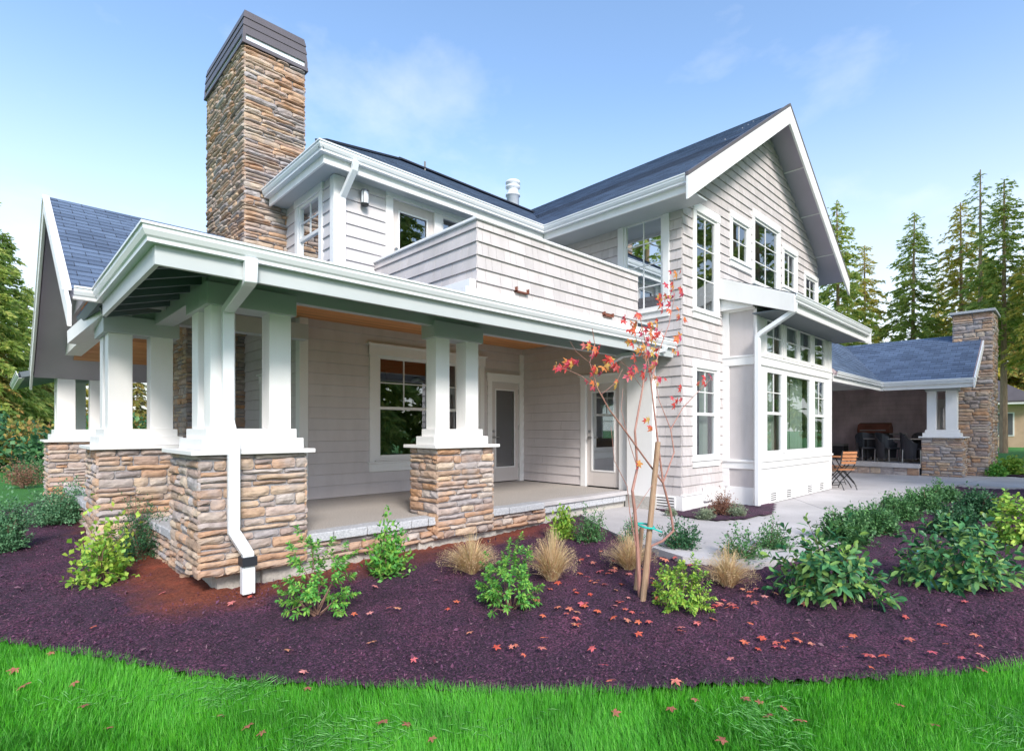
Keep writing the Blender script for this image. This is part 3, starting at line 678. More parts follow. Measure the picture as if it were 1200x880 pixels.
# roof vent pipe
vp = on_y(601, 236, 10.6); q_ = MB(); q_.lathe([(.17, -1.2), (.17, .10), (.20, .11), (.20, .15), (.15, .16), (.15, .30), (.20, .33), (.20, .37), (.15, .38), (.15, .42), (.20, .44), (.20, .50), (.10, .54), (0, .545)], (vp.x, vp.y, vp.z + .02), 20); q_.build('roof_vent_pipe', 'flash', H, smooth=True)
q_ = MB(); p_ = on_y(498, 196, 9.9); q_.tube([(p_.x, p_.y, p_.z - .3), (p_.x, p_.y, p_.z + .12)], .02, 6); q_.build('vent_pipe', 'black', H)

# --- upper floor walls
yw = 7.95
uwa, uwb = ay(375.5, XU, 260), ay(351, XU, 260); uz1 = xz(375, 226, XU); uz0 = xz(375, 306, XU)
h6 = window(LU, uwa, uwb, uz0, uz1, H, (2, 2), sash=xz(375, 269, XU), grid_top_only=True, casing=.11, head=.16)
siding(LU, YU, 9.1, 2.80, 4.75, [h6], parent=H, name='wall', seed=14, mat='siding_light')
ua, ub = ax(460, YU, 260), ax(508, YU, 260); uz = yz(460, 233, YU)
h7 = door(FU, ua, ub, uz, H, z0=2.82, lev='l')
wa, wb = ax(512.5, YU, 260), ax(560, YU, 260)
h8 = window(FU, wa + .07, wb + .5, 3.1, uz, H, None, casing=.0, sill=False)
q_ = MB(); q_.fbox(FU, ua - .13, ua - .005, 2.80, uz, -.05, .034); q_.fbox(FU, ub + .005, wa + .065, 2.80, uz, -.05, .032); q_.fbox(FU, wb + .51, wb + .63, 2.80, uz, -.05, .034); q_.fbox(FU, ua - .13, wb + .63, uz, uz + .17, -.05, .038); q_.build('door_casing', 'white', H, bevel=.003)
siding(FU, XU, XG, 2.80, 4.75, [(ua - .1, wb + .6, 2.6, uz + .1)], parent=H, name='wall', seed=15, mat='siding_light')
q_ = MB(); q_.box(XU - .035, XU + .13, YU - .034, YU, 2.80, 4.66); q_.box(XU - .034, XU, YU, YU + .1, 2.80, 4.66); q_.build('corner_board', 'white', H, bevel=.003)
# wall lantern
lp = on_y(427.5, 232, YU - .09); o = MB().lathe([(.0, -.115), (.05, -.115), (.058, -.095), (.058, -.085)], lp, 16).build('wall_lantern', 'black', H, smooth=False)
MB().lathe([(.05, -.085), (.054, 0), (.05, .085)], lp, 16).build('lantern_glass', 'flash', o, smooth=True)
q_ = MB(); q_.lathe([(.058, .085), (.062, .09), (.05, .115), (0, .12)], lp, 16); q_.box(lp.x - .03, lp.x + .03, lp.y + .04, YU, lp.z - .06, lp.z + .08)
for k in range(4): a = k * math.pi / 2 + .78; q_.tube([(lp.x + .056 * math.cos(a), lp.y + .056 * math.sin(a), lp.z - .09), (lp.x + .056 * math.cos(a), lp.y + .056 * math.sin(a), lp.z + .09)], .005, 5)
q_.build('lantern_cage', 'chrome', o)
# downspout of the upper eave
downspout([(3.62, UGY + .02, UZ - .11), (3.62, UGY + .06, UZ - .22), (XU + .07, YU - .075, UZ - .52), (XU + .07, YU - .075, 2.95)], H, wd=.043)

# --- balcony parapet
BX0, BX1, BY, BZ = 4.15, 7.52, 4.90, 3.59
FB, LB = fr_front(BY), fr_left(BX0)
siding(FB, BX0 - .01, BX1, 2.66, BZ - .05, style='shingle', ex=.158, parent=H, name='balcony_wall', seed=20, mat='shingle')
siding(LB, BY - .01, YU, 2.818, BZ - .05, style='shingle', ex=.158, parent=H, name='balcony_wall', seed=21, mat='shingle')
siding(lambda u, z, n: (BX1 + n, u, z), BY - .01, YU - .0, 2.818, BZ - .05, style='shingle', ex=.158, parent=H, name='balcony_wall', seed=22, mat='shingle')
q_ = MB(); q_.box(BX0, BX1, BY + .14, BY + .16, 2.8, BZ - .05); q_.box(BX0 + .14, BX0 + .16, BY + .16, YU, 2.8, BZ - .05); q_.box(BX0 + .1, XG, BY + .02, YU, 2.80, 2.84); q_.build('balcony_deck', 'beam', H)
q_ = MB(); q_.box(BX0 - .045, BX1 + .04, BY - .045, BY + .19, BZ - .05, BZ - .012); q_.box(BX0 - .045, BX0 + .19, BY + .19, YU - .002, BZ - .05, BZ - .012); q_.build('balcony_cap', 'white', H, bevel=.006)
# rusty scuppers low on the parapet
for u, v in ((612, 341), (713, 369)):
    p = on_y(u, v, BY - .03); q_ = MB(); q_.box(p.x - .12, p.x + .10, p.y - .03, p.y + .06, p.z - .03, p.z - .018); q_.box(p.x - .12, p.x - .108, p.y - .03, p.y + .06, p.z - .03, p.z + .03); q_.box(p.x + .088, p.x + .10, p.y - .03, p.y + .06, p.z - .03, p.z + .03); q_.box(p.x - .10, p.x + .08, p.y + .015, p.y + .025, p.z - .018, p.z + .03); q_.build('scupper', 'rust', H)

# --- porch roof (low hip), gutter, fascia, open eaves on the left
GX, GY, GZ = .76, 4.50, 2.525
gutter('gutter', [(.62, 7.02, GZ), (GX, 7.02, GZ), (GX, GY, GZ), (XG - .03, GY, GZ)], H, [(0, -1), (-1, -1), (-1, -1), (0, -1)])
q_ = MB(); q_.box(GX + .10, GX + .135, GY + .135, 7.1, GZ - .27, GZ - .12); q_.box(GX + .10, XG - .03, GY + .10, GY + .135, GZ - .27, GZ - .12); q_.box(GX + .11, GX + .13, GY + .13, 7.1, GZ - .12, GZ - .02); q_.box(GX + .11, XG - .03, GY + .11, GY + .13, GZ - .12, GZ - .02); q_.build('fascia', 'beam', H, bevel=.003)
ps = .28; rh = GZ - .01
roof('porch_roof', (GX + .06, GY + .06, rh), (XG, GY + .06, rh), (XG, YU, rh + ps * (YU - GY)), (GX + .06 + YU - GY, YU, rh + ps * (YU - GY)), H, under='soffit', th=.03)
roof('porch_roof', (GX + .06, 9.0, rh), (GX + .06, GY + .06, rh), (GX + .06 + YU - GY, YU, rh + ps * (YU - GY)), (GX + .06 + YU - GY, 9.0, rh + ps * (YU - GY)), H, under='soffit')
# membrane upstand and dark drip line in front of the balcony
q_ = MB(); q_.box(BX0 - .25, XG - .02, 4.80, 4.885, 2.60, 2.70); q_.box(BX0 - .12, BX0 - .03, 4.885, 5.44, 2.60, 2.83); q_.build('parapet_flashing', 'white', H, bevel=.003)
q_ = MB(); q_.box(BX0 - .3, XG - .02, 4.74, 4.80, 2.57, 2.60); q_.build('drip_edge', 'metal', H)
# sloped soffit boards in front, rafter tails left
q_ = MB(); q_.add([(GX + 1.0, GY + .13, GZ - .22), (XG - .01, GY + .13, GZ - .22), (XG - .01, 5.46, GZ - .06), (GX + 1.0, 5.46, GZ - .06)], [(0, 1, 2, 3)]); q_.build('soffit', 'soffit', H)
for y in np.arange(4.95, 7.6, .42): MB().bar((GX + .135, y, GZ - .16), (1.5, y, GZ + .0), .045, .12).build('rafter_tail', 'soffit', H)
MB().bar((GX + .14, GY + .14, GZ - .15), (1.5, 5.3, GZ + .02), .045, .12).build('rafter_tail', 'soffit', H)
# beams and porch ceiling
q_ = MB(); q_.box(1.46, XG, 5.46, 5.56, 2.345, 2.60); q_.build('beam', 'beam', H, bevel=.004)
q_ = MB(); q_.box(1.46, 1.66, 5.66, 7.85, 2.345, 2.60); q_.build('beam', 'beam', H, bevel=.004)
q_ = MB()
for i in range(28):
    y = 5.60 + i * .0925
    q_.box(1.5, XG, y, y + .086, 2.765, 2.78)
q_.build('porch_ceiling', 'cedar', H)
q_ = MB(); q_.box(1.67, XG, 5.563, 5.58, 2.36, 2.77); q_.build('beam_liner', 'cedar', H)
# recessed ceiling lamp trims
q_ = MB()
for u in (383, 606): p = on_z(u, 358 if u < 400 else 395, 2.76); q_.lathe([(.075, 0), (.075, -.012), (.05, -.012), (.05, 0)], (p.x, p.y, 2.764), 16)
q_.build('ceiling_light_trim', 'white', H)

# --- porch floor, kerb, foundation
q_ = MB(); q_.box(1.5, XG - .03, 5.56, YW + .1, -.12, 0); q_.box(1.5, XL + .1, YW + .1, 17, -.121, -.001); q_.build('porch_floor', 'aggregate', H)
def kerb(a, b, axis, c0, c1, seed, lens=(.22, .42)):
    q = random.Random(seed); mb = MB(); u = a
    while u < b - .01:
        wd = q.uniform(*lens)
        if b - u - wd < .12: wd = b - u
        d = q.uniform(-.008, .008); z1 = .004 + q.uniform(0, .008)
        (mb.box(u + .004, u + wd - .004, c0 + d, c1, -.085, z1) if axis == 'x' else mb.box(c0 + d, c1, u + .004, u + wd - .004, -.085, z1)); u += wd
    return mb.build('kerb_stone', 'capstone', H, bevel=.008)
kerb(1.5, 5.85, 'x', 5.37, 5.60, 3); kerb(6.1, 7.85, 'y', 1.36, 1.6, 4); kerb(8.5, 13.4, 'y', 1.0, 1.26, 5)
q_ = MB(); q_.box(5.85, XG - .12, 5.39, 5.60, -.055, .006); q_.build('slab_edge', 'concrete', H, bevel=.006)
stone_box('kerb_stonework', 1.5, 5.9, 5.45, 5.6, -.29, -.085, 'f', H, 31, (.05, .09), (.12, .4), .05)
stone_box('kerb_stonework', 1.42, 1.6, 6.1, 7.9, -.42, -.085, 'l', H, 32, (.05, .10), (.12, .36), .05)
stone_box('kerb_stonework', 1.08, 1.3, 8.4, 13.4, -.42, -.085, 'l', H, 33, (.05, .10), (.12, .36), .05)
q = random.Random(5); q_ = MB(); x = 5.9
while x < XG - .2: wd = q.uniform(.15, .19); q_.box(x + .003, min(x + wd, XG - .16) - .003, 5.42 + q.uniform(0, .006), 5.6, -.165, -.055); x += wd
q_.build('paver_course', 'capstone', H, bevel=.006)
q_ = MB(); q_.box(1.52, XG - .1, 5.50, 5.62, -.9, -.17); q_.box(1.9, 2.6, 5.44, 5.6, -.9, -.26); q_.box(3.7, 4.95, 5.45, 5.55, -.9, -.27); q_.box(1.5, 1.7, 5.6, 8, -.9, -.2); q_.box(1.2, 1.4, 8, 13.5, -.9, -.2); q_.build('foundation', 'foundation', H)

# --- stone piers with paired columns
def plinth(x0, x1, y0, y1, parent, zc=.84):
    MB().box(x0 - .075, x1 + .075, y0 - .075, y1 + .075, zc, zc + .04).build('pier_cap', 'white', parent, bevel=.004)
def pier(x0, x1, y0, y1, cols, caps, seed, faces='flr', zb=-.25, plx=None, parent=None, zt=2.21, mat='white'):
    parent = parent or H
    s = stone_box('stone_pier', x0, x1, y0, y1, zb, .84, faces, parent, seed); plinth(x0, x1, y0, y1, s)
    cx0 = min(c[0] for c in cols); cx1 = max(c[1] for c in cols); cy0 = min(c[2] for c in cols); cy1 = max(c[3] for c in cols)
    p = MB(); p.box(cx0 - .09, cx1 + .09, cy0 - .09, cy1 + .09, .882, .985); p.build('plinth', mat, s, bevel=.004)
    p = MB(); p.box(cx0 - .04, cx1 + .04, cy0 - .04, cy1 + .04, .985, 1.075); p.build('plinth', mat, s, bevel=.004)
    for c in cols: MB().box(c[0], c[1], c[2], c[3], 1.075, zt).build('column', mat, parent, bevel=.005)
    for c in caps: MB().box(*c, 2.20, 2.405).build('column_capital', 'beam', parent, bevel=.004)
pier(1.33, 2.28, 5.35, 6.32, [(1.45, 1.66, 5.45, 5.66), (1.97, 2.18, 5.45, 5.66), (1.45, 1.66, 5.87, 6.08)], [(1.41, 2.22, 5.41, 5.70), (1.409, 1.70, 5.70, 6.13)], 41)
pier(3.90, 4.79, 5.35, 5.90, [(3.956, 4.166, 5.45, 5.66), (4.43, 4.64, 5.45, 5.66)], [(3.91, 4.69, 5.41, 5.70)], 42)
# piers of the left gable
gfa = 7.75
c1, c2, c3 = on_y(130, 450, 7.85).x, on_y(155, 450, 7.85).x, on_y(165.5, 450, 7.85).x
pier(.89, 1.85, 7.72, 8.6, [(1.00, 1.24, 7.83, 8.05), (1.42, 1.66, 7.83, 8.05), (1.0, 1.24, 8.25, 8.47)], [(.95, 1.72, 7.78, 8.10), (.951, 1.30, 8.10, 8.52)], 43, zb=-.42, mat='white')
pier(.80, 1.85, 13.2, 14.1, [(.93, 1.2, 13.32, 13.56), (1.42, 1.69, 13.32, 13.56), (.93, 1.2, 13.8, 14.0)], [(.88, 1.75, 13.27, 13.62), (.881, 1.25, 13.62, 14.05)], 44, zb=-.45)
MB().box(.95, 1.19, 13.34, 13.55, 2.405, 2.9).box(1.44, 1.68, 13.34, 13.55, 2.405, 2.9).build('column', 'white', H)
MB().box(1.02, 1.24, 7.85, 8.05, 2.405, 2.72).build('column', 'white', H)
MB().box(1.0, 1.22, 8.1, 13.3, 2.42, 2.62).build('beam', 'white', H)
pier(1.35, 2.2, 16.6, 17.3, [(1.45, 1.7, 16.7, 16.95)], [(1.4, 1.75, 16.65, 17.0)], 45, zb=-.45)
# capitals in front of the left gable tie to the house
MB().box(1.24, XL, 7.86, 8.06, 2.40, 2.62).build('beam', 'beam', H)
# gable roof over the left porch
lx, ly, lz = .60, 9.93, 4.31; e0y, e1y = 7.10, 12.76; e0z = 2.50
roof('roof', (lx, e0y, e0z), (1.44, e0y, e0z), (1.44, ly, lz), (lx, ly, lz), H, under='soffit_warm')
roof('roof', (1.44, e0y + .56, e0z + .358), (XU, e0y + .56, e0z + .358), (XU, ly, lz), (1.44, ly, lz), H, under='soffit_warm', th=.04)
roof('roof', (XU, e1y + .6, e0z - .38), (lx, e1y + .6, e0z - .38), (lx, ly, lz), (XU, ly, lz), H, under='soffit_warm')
q_ = MB()
for sgn, ye in ((-1, e0y + .2), (1, e1y)):
    y = ly
    while (y - ye) * sgn < 0:
        z = lz - .125 - abs(y - ly) * .64; y2 = y + sgn * .095; z2 = lz - .125 - abs(y2 - ly) * .64
        xe = XL if z2 > 2.8 or sgn > 0 else 1.45
        q_.prism([(1.12, y, z), (1.12, y2 - sgn * .006, z2 + .004), (xe, y2 - sgn * .006, z2 + .004), (xe, y, z)], (0, 0, -.015)); y = y2
q_.build('gable_ceiling', 'cedar', H)
q_ = MB()
for y_, z_ in ((e0y - .34, e0z - .225), (e1y + .75, e0z - .48)):
    q_.prism([(lx - .02, ly, lz + .0), (lx - .02, y_, z_ + .0), (lx - .02, y_, z_ - .21), (lx - .02, ly, lz - .23)], (-.035, 0, 0))
q_.build('rake_board', 'white', H, bevel=.004)
q_ = MB()
for y_, z_ in ((e0y - .02, e0z), (e1y + .62, e0z - .39)): q_.prism([(lx - .07, ly, lz + .018), (lx - .07, y_, z_ + .014), (lx - .07, y_, z_ - .02), (lx - .07, ly, lz - .02)], (.075, 0, 0))
q_.build('rake_trim', 'white', H)
# gable infill: panelled triangle set back under the rakes and a curved brace
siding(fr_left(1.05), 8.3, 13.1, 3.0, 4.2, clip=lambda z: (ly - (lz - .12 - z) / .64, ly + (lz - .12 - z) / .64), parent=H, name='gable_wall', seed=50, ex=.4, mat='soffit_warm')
q_ = MB(); q_.bar(on_x(86, 396, .82), on_x(127, 362, 1.0), .13, .17)
q_.build('diagonal_brace', 'white', H)
gutter('gutter', [(.35, 13.4, 2.14), (.35, 17.4, 2.14)], H, [(-1, 0), (-1, 0)])
roof('roof', (.40, 17.4, 2.12), (.40, 13.3, 2.12), (XL, 13.3, 3.0), (XL, 17.4, 3.0), H, under='soffit')
downspout([(1.16, 16.5, 2.1), (1.16, 16.5, .95), (1.0, 16.4, .72), (1.0, 16.4, -.45)], H)

# --- downspout at the corner pier, with rubber coupling
dx, dy = 1.80, 5.335
ds = downspout([(1.50, GY + .05, GZ - .10), (1.50, GY + .06, GZ - .27), (1.575, 5.375, 2.16), (1.575, 5.375, 1.14), (1.58, 5.235, .93), (1.58, 5.235, .15), (1.675, 5.16, -.05), (1.675, 5.16, -.17)], H, wd=.048)
ds = downspout([(1.675, 5.16, -.16), (1.675, 5.16, -.405)], H, name='downspout_foot', wd=.054); MB().box(1.612, 1.738, 5.10, 5.22, -.15, -.07).build('rubber_coupling', 'band', ds)
# short downspout at the far end of the porch gutter
downspout([(7.75, GY + .03, GZ - .12), (7.75, GY + .05, GZ - .2), (7.55, 5.2, 2.30), (7.55, 5.44, 2.2)], H)

# --- upper chimney and its foot in the porch
cz = 4.31 + 2.77; CX0, CX1, CY0, CY1 = 2.87, 3.80, 8.97, 10.96
ch = stone_box('chimney', CX0, CX1, CY0, CY1, 2.9, 7.06, 'flr', H, 60, (.035, .085), (.18, .6), .042)
mc = MB(); mc.prism([(CX0 - .05, CY0 - .05, 7.06), (CX1 + .05, CY0 - .05, 7.06), (CX1 + .05, CY1 + .05, 7.06), (CX0 - .05, CY1 + .05, 7.06)], (0, 0, .05))
for k in range(3):
    z0 = 7.13 + .22 * k + (.13 if k == 0 else .13); s0 = .035 - .03 * (k + 1); 
cap = MB()
def frus(mb, z0, z1, o0, o1):
    P = [(CX0 - o0, CY0 - o0, z0), (CX1 + o0, CY0 - o0, z0), (CX1 + o0, CY1 + o0, z0), (CX0 - o0, CY1 + o0, z0), (CX0 - o1, CY0 - o1, z1), (CX1 + o1, CY0 - o1, z1), (CX1 + o1, CY1 + o1, z1), (CX0 - o1, CY1 + o1, z1)]
    mb.add(P, [(0, 3, 2, 1), (4, 5, 6, 7), (0, 1, 5, 4), (1, 2, 6, 5), (2, 3, 7, 6), (3, 0, 4, 7)])
frus(cap, 7.06, 7.12, .055, .05)
frus(cap, 7.21, 7.345, .045, .03); frus(cap, 7.347, 7.475, .04, .018); frus(cap, 7.477, 7.60, .03, .005)
for cx_, cy_ in ((CX0 - .045, CY0 - .045), (CX1 + .0, CY0 - .045), (CX0 - .045, CY1), (CX1, CY1)): cap.box(cx_, cx_ + .045, cy_, cy_ + .045, 7.12, 7.21)
cap.build('chimney_cap', 'metal', ch)
MB().box(CX0 - .02, CX1 + .02, CY0 - .02, CY1 + .02, 7.12, 7.21).build('cap_band', 'flash', ch)
stone_box('chimney', 2.45, XL - .01, 10.6, 12.2, 0, 3.3, 'fl', H, 61, (.05, .12), (.15, .45), .035)

# --- bay of the wing
BLX, BRX, BFY = 9.62, 13.75, 3.86
FBY, LBY = fr_front(BFY), fr_left(BLX)
bx = lambda u: on_y(u, 480, BFY).x
bz = lambda u, v: on_y(u, v, BFY).z
up0, up1 = bz(900, 417), bz(900, 372); lo0, lo1 = bz(900, 532), bz(900, 433)
U0, U1 = bz(960, 428), bz(940, 383)
ups = [(898, 916), (921, 934.5), (937, 950), (954, 966)]
los = [(898, 916), (921, 949), (954, 966)]
zu0, zu1, zl0, zl1 = bz(898, 415.5), bz(898, 371.5), bz(898, 532), bz(898, 433)
hb = []
for a, b in ups: hb.append(window(FBY, bx(a) - .03, bx(b) + .03, zu0, zu1, H, (2, 2) if b - a > 15 else (1, 2), casing=0, sill=False, curtain=.42, seed=a))
for i, (a, b) in enumerate(los): hb.append(window(FBY, bx(a) - .03, bx(b) + .03, zl0, zl1, H, (2, 2) if i != 1 else None, sash=(bz(898, 484) if i != 1 else None), grid_top_only=True, casing=0, sill=False, curtain=.46, seed=i + 30))
def panel(F, u0, u1, z0, z1, holes, n0=-.04, n1=.0):
    us_ = sorted({u0, u1} | {h for o in holes for h in o[:2]}); zs_ = sorted({z0, z1} | {h for o in holes for h in o[2:]}); mb = MB()
    for a, b in zip(us_[:-1], us_[1:]):
        for c, d in zip(zs_[:-1], zs_[1:]):
            mu, mz = (a + b) / 2, (c + d) / 2
            if b - a < 1e-5 or d - c < 1e-5 or any(o[0] < mu < o[1] and o[2] < mz < o[3] for o in holes): continue
            mb.fbox(F, a, b, c, d, n0, n1)
    return mb
hz_ = [(o[0] + .02, o[1] - .02, o[2] + .03, o[3] - .02) for o in hb]
BZT = 3.30
panel(FBY, BLX, BRX, PATZ + .01, BZT, hz_).build('bay_wall', 'white', H)
panel(LBY, BFY + .041, YG, PATZ + .01, 3.45, []).build('bay_wall', 'shingle', H)
panel(lambda u, z, n: (BRX + n, u, z), BFY + .041, YG, PATZ + .01, 3.45, []).build('bay_wall', 'shingle', H)
q_ = MB(); bn0, bn1 = zu0 - .05, zl1 + .06
sz = bz(883, 541.5); sz2 = bz(883, 550.5)
for F, a, b in ((FBY, BLX - .03, BRX + .03), (LBY, BFY, YG)):
    q_.fbox(F, a, b, bn1 + .0, bn0 - .0, .0, .03); q_.fbox(F, a, b, bn0 - .02, bn0 + .01, .0, .045)
    q_.fbox(F, a, b, sz - .01, sz + .03, 0, .055); q_.fbox(F, a, b, sz2 - .0, sz - .01, 0, .03)
    q_.fbox(F, a, b, zu1 + .07, zu1 + .22, 0, .03)
    q_.fbox(F, a, b, PATZ + .012, PATZ + .33, 0, .022)
q_.fbox(FBY, BLX - .03, BLX + .14, PATZ + .33, BZT, 0, .026); q_.fbox(FBY, BRX - .14, BRX + .03, PATZ + .33, BZT, 0, .026)
q_.fbox(LBY, BFY, BFY + .0, PATZ + .33, BZT, 0, .026); q_.fbox(LBY, YG - .13, YG, PATZ + .33, BZT, 0, .026)
for a, b in ((916, 921), (949, 954)):
    for c, d in ((zl0, zl1), (zu0, zu1)): q_.fbox(FBY, bx(a) + .05, bx(b) - .05, c, d, 0, .02)
q_.build('bay_trim', 'white', H, bevel=.003)
for u in (904, 922, 946.5, 960.5):
    x = bx(u); vent(FBY, x - .14, x + .14, -.22, -.07)
# bay shed roof
BEX0, BEX1, BEY, BEZ = 9.45, 14.15, 3.13, 3.29
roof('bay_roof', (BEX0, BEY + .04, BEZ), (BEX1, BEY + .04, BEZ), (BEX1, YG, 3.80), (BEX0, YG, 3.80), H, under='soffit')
gutter('gutter', [(BEX0, BEY, BEZ + .01), (BEX1, BEY, BEZ + .01)], H, [(0, -1), (0, -1)])
q_ = MB()
for x, s_ in ((BEX0, 1), (BEX1, -1)): q_.prism([(x, BEY + .03, BEZ - .02), (x, YG - .02, 3.79), (x, YG - .02, 3.42), (x, BEY + .03, BEZ - .31)], (-.035 * s_, 0, 0))
q_.box(BEX0, BEX1, BEY + .12, BEY + .15, BEZ - .25, BEZ - .03); q_.prism([(BEX0 + .04, BFY, 3.2), (BEX0 + .04, YG, 3.2), (BEX0 + .04, YG, 3.45), (BEX0 + .04, BFY, 3.3)], (.13, 0, 0)); q_.build('rake_board', 'white', H, bevel=.004)
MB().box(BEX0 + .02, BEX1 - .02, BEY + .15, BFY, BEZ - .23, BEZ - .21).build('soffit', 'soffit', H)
bd = on_y(881, 480, 3.72)
downspout([(9.52, 3.2, 3.16), (9.52, 3.2, 3.02), (9.50, 3.72, 2.72), (9.50, 3.78, 2.66), (9.50, 3.78, PATZ + .04)], H, wd=.05)
# house interior: dark floors and a back wall so that the rooms close
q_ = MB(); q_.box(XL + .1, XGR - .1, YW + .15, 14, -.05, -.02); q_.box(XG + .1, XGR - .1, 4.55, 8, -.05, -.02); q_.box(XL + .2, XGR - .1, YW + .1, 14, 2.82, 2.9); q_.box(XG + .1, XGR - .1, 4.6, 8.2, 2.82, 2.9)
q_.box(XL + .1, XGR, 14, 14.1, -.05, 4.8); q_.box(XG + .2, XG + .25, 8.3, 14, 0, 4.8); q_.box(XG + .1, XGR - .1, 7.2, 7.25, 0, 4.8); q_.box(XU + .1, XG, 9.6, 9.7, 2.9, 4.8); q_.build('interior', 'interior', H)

# ---------------------------------------------------------------- covered patio building beyond the bay
PV = empty('covered_patio', (21.0, 4.0, PATZ)); tag(PV, 'open covered patio with blue shingle roof and stone chimney beyond the concrete slab', 'pavilion'); PV['_root'] = 1
EX, EY, EZ = 19.5, 4.05, 2.50
roof('roof', (14.9, EY, EZ), (EX, EY, EZ), (22.0, 5.7, 4.05), (14.9, 5.7, 4.05), PV, under='brownwall')
roof('roof', (EX, EY, EZ), (EX, 1.96, EZ), (22.0, 1.96, 4.05), (22.0, 5.7, 4.05), PV, under='brownwall')
roof('roof', (24.5, 1.96, EZ), (24.5, 7.4, EZ), (22.0, 5.7, 4.05), (22.0, 1.96, 4.05), PV, under='brownwall')
roof('roof', (24.5, 7.4, EZ), (14.9, 7.4, EZ), (14.9, 5.7, 4.05), (22.0, 5.7, 4.05), PV, under='brownwall')
gutter('gutter', [(14.9, EY - .05, EZ + .01), (EX - .05, EY - .05, EZ + .01), (EX - .05, 1.90, EZ + .01)], PV, [(0, -1), (-1, -1), (-1, 0)])
q_ = MB(); q_.box(14.9, EX + .08, EY + .06, EY + .09, EZ - .24, EZ - .03); q_.box(EX + .06, EX + .09, 1.96, EY + .06, EZ - .24, EZ - .03); q_.build('fascia', 'white', PV, bevel=.003)
q_ = MB(); q_.prism([(EX - .04, 1.94, EZ - .02), (22, 1.94, 4.03), (22, 1.94, 3.80), (EX - .04, 1.94, EZ - .27)], (0, -.035, 0)); q_.build('rake_board', 'white', PV)
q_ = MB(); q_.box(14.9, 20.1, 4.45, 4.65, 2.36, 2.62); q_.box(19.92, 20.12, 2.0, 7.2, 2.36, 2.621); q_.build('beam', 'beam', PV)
MB().box(14.9, 24.2, 4.65, 7.2, 2.64, 2.66).box(20.12, 24.2, 2.0, 4.65, 2.641, 2.661).build('patio_ceiling', 'white', PV)
siding(fr_left(24.2), 1.9, 7.2, 0.06, 2.66, name='back_wall', parent=PV, mat='brownwall', seed=70)
FB2 = fr_front(7.2)
wx = (20.6, 21.5)
siding(FB2, 14.85, 24.2, -.27, 2.66, name='back_wall', parent=PV, mat='brownwall', seed=71)
# pale door with two lights seen between the columns
DR = MB(); FP = fr_left(24.17); ya, yb = ay(1108, 24.17), ay(1093, 24.17)
DR.fbox(FP, ya - .1, yb + .1, .06, 2.15, .02, .06); dro = DR.build('door', 'white', PV); dk = MB(); m_ = (ya + yb) / 2
dk.fbox(FP, m_ - .16, m_ - .04, 1.1, 1.85, .05, .065); dk.fbox(FP, m_ + .04, m_ + .16, 1.1, 1.85, .05, .065); dk.build('pane', 'glass', dro)
stone_box('slab_stonework', 19.66, 24.2, 3.2, 7.2, PATZ, -.06, 'l', PV, 72, (.16, .17), (.28, .4), .012)
MB().box(19.62, 24.25, 3.17, 7.25, -.058, .06).build('patio_slab', 'concrete', PV, bevel=.006)
py = [ay(u, 19.95) for u in (1086, 1097, 1108, 1122)]
pier(19.86, 20.75, ay(1127.5, 19.86), ay(1080.5, 19.86), [(19.95, 20.15, py[1], py[0]), (19.95, 20.15, py[3], py[2])], [(19.91, 20.19, py[3] - .04, py[0] + .04)], 73, zb=PATZ, parent=PV, faces='lfr')
chp = stone_box('chimney', 21.6, 23.0, 1.72, 2.64, PATZ, 4.62, 'lfr', PV, 74, (.08, .15), (.2, .6), .04)
MB().box(21.5, 23.1, 1.64, 2.72, 4.62, 4.70).build('chimney_cap', 'capstone', chp, bevel=.01)
stone_box('chimney_shoulder', 20.9, 21.6, 1.76, 2.5, PATZ, 2.2, 'lf', PV, 75, (.08, .15), (.2, .5), .04)

# --- furniture of the covered patio
def wicker_chair(loc, rot, label):
    r = empty('wicker_chair', loc); r.rotation_euler.z = rot; tag(r, label, 'chair', 'black wicker chairs round the patio table')
    s = MB(); s.prism([(-.26, -.26, .40), (.26, -.26, .40), (.24, .25, .38), (-.24, .25, .38)], (0, 0, .06)); s.build('seat', 'wicker', r, bevel=.02)
    b = MB(); n = 14; H_ = []
    for i in range(n + 1):
        a = R(-110) + R(220) * i / n; x, y = .31 * math.sin(a), -.02 + .31 * math.cos(a); top = .60 + .34 * max(0, math.cos(a)) ** .7 if math.cos(a) > 0 else .60
        H_.append((x, y, top))
    for x, y, t_ in H_: b.v += [(x * .9, y * .9, .12), (x, y, .42), (x * 1.08, y * 1.12, t_), (x * 1.03, y * 1.07, t_), (x * .95, y * .95, .42), (x * .85, y * .85, .12)]
    for i in range(n):
        for j in range(6): b.f.append((i * 6 + j, i * 6 + (j + 1) % 6, (i + 1) * 6 + (j + 1) % 6, (i + 1) * 6 + j))
    b.build('backrest', 'wicker', r, smooth=False)
    for sx in (-1, 1):
        for sy in (-1, 1): MB().tube([(sx * .23, sy * .23, 0), (sx * .22, sy * .22, .40)], .018, 6).build('leg', 'chrome', r)
    return r
tz = .06
for (x, y, a, lb) in ((20.75, 4.75, 2.2, 'black wicker armchair at the far left of the covered table, turned aside'), (20.65, 4.18, 2.75, 'black wicker armchair with its rounded back to the patio step, left of the table'),
                      (20.55, 3.50, 3.25, 'black wicker armchair with its back to the patio, nearest the stone pier'), (22.3, 3.55, .1, 'black wicker armchair on the far side of the table beside the pier'), (21.5, 3.35, 4.6, 'black wicker armchair half hidden behind the stone pier')):
    wicker_chair((x, y, tz), a + math.pi / 2 + math.pi / 2, lb)
T = empty('dining_table', (21.45, 4.05, tz)); tag(T, 'grey dining table among black wicker chairs under the patio roof', 'table')
MB().box(-.5, .5, -.85, .85, .70, .74).build('tabletop', 'greytop', T, bevel=.01)
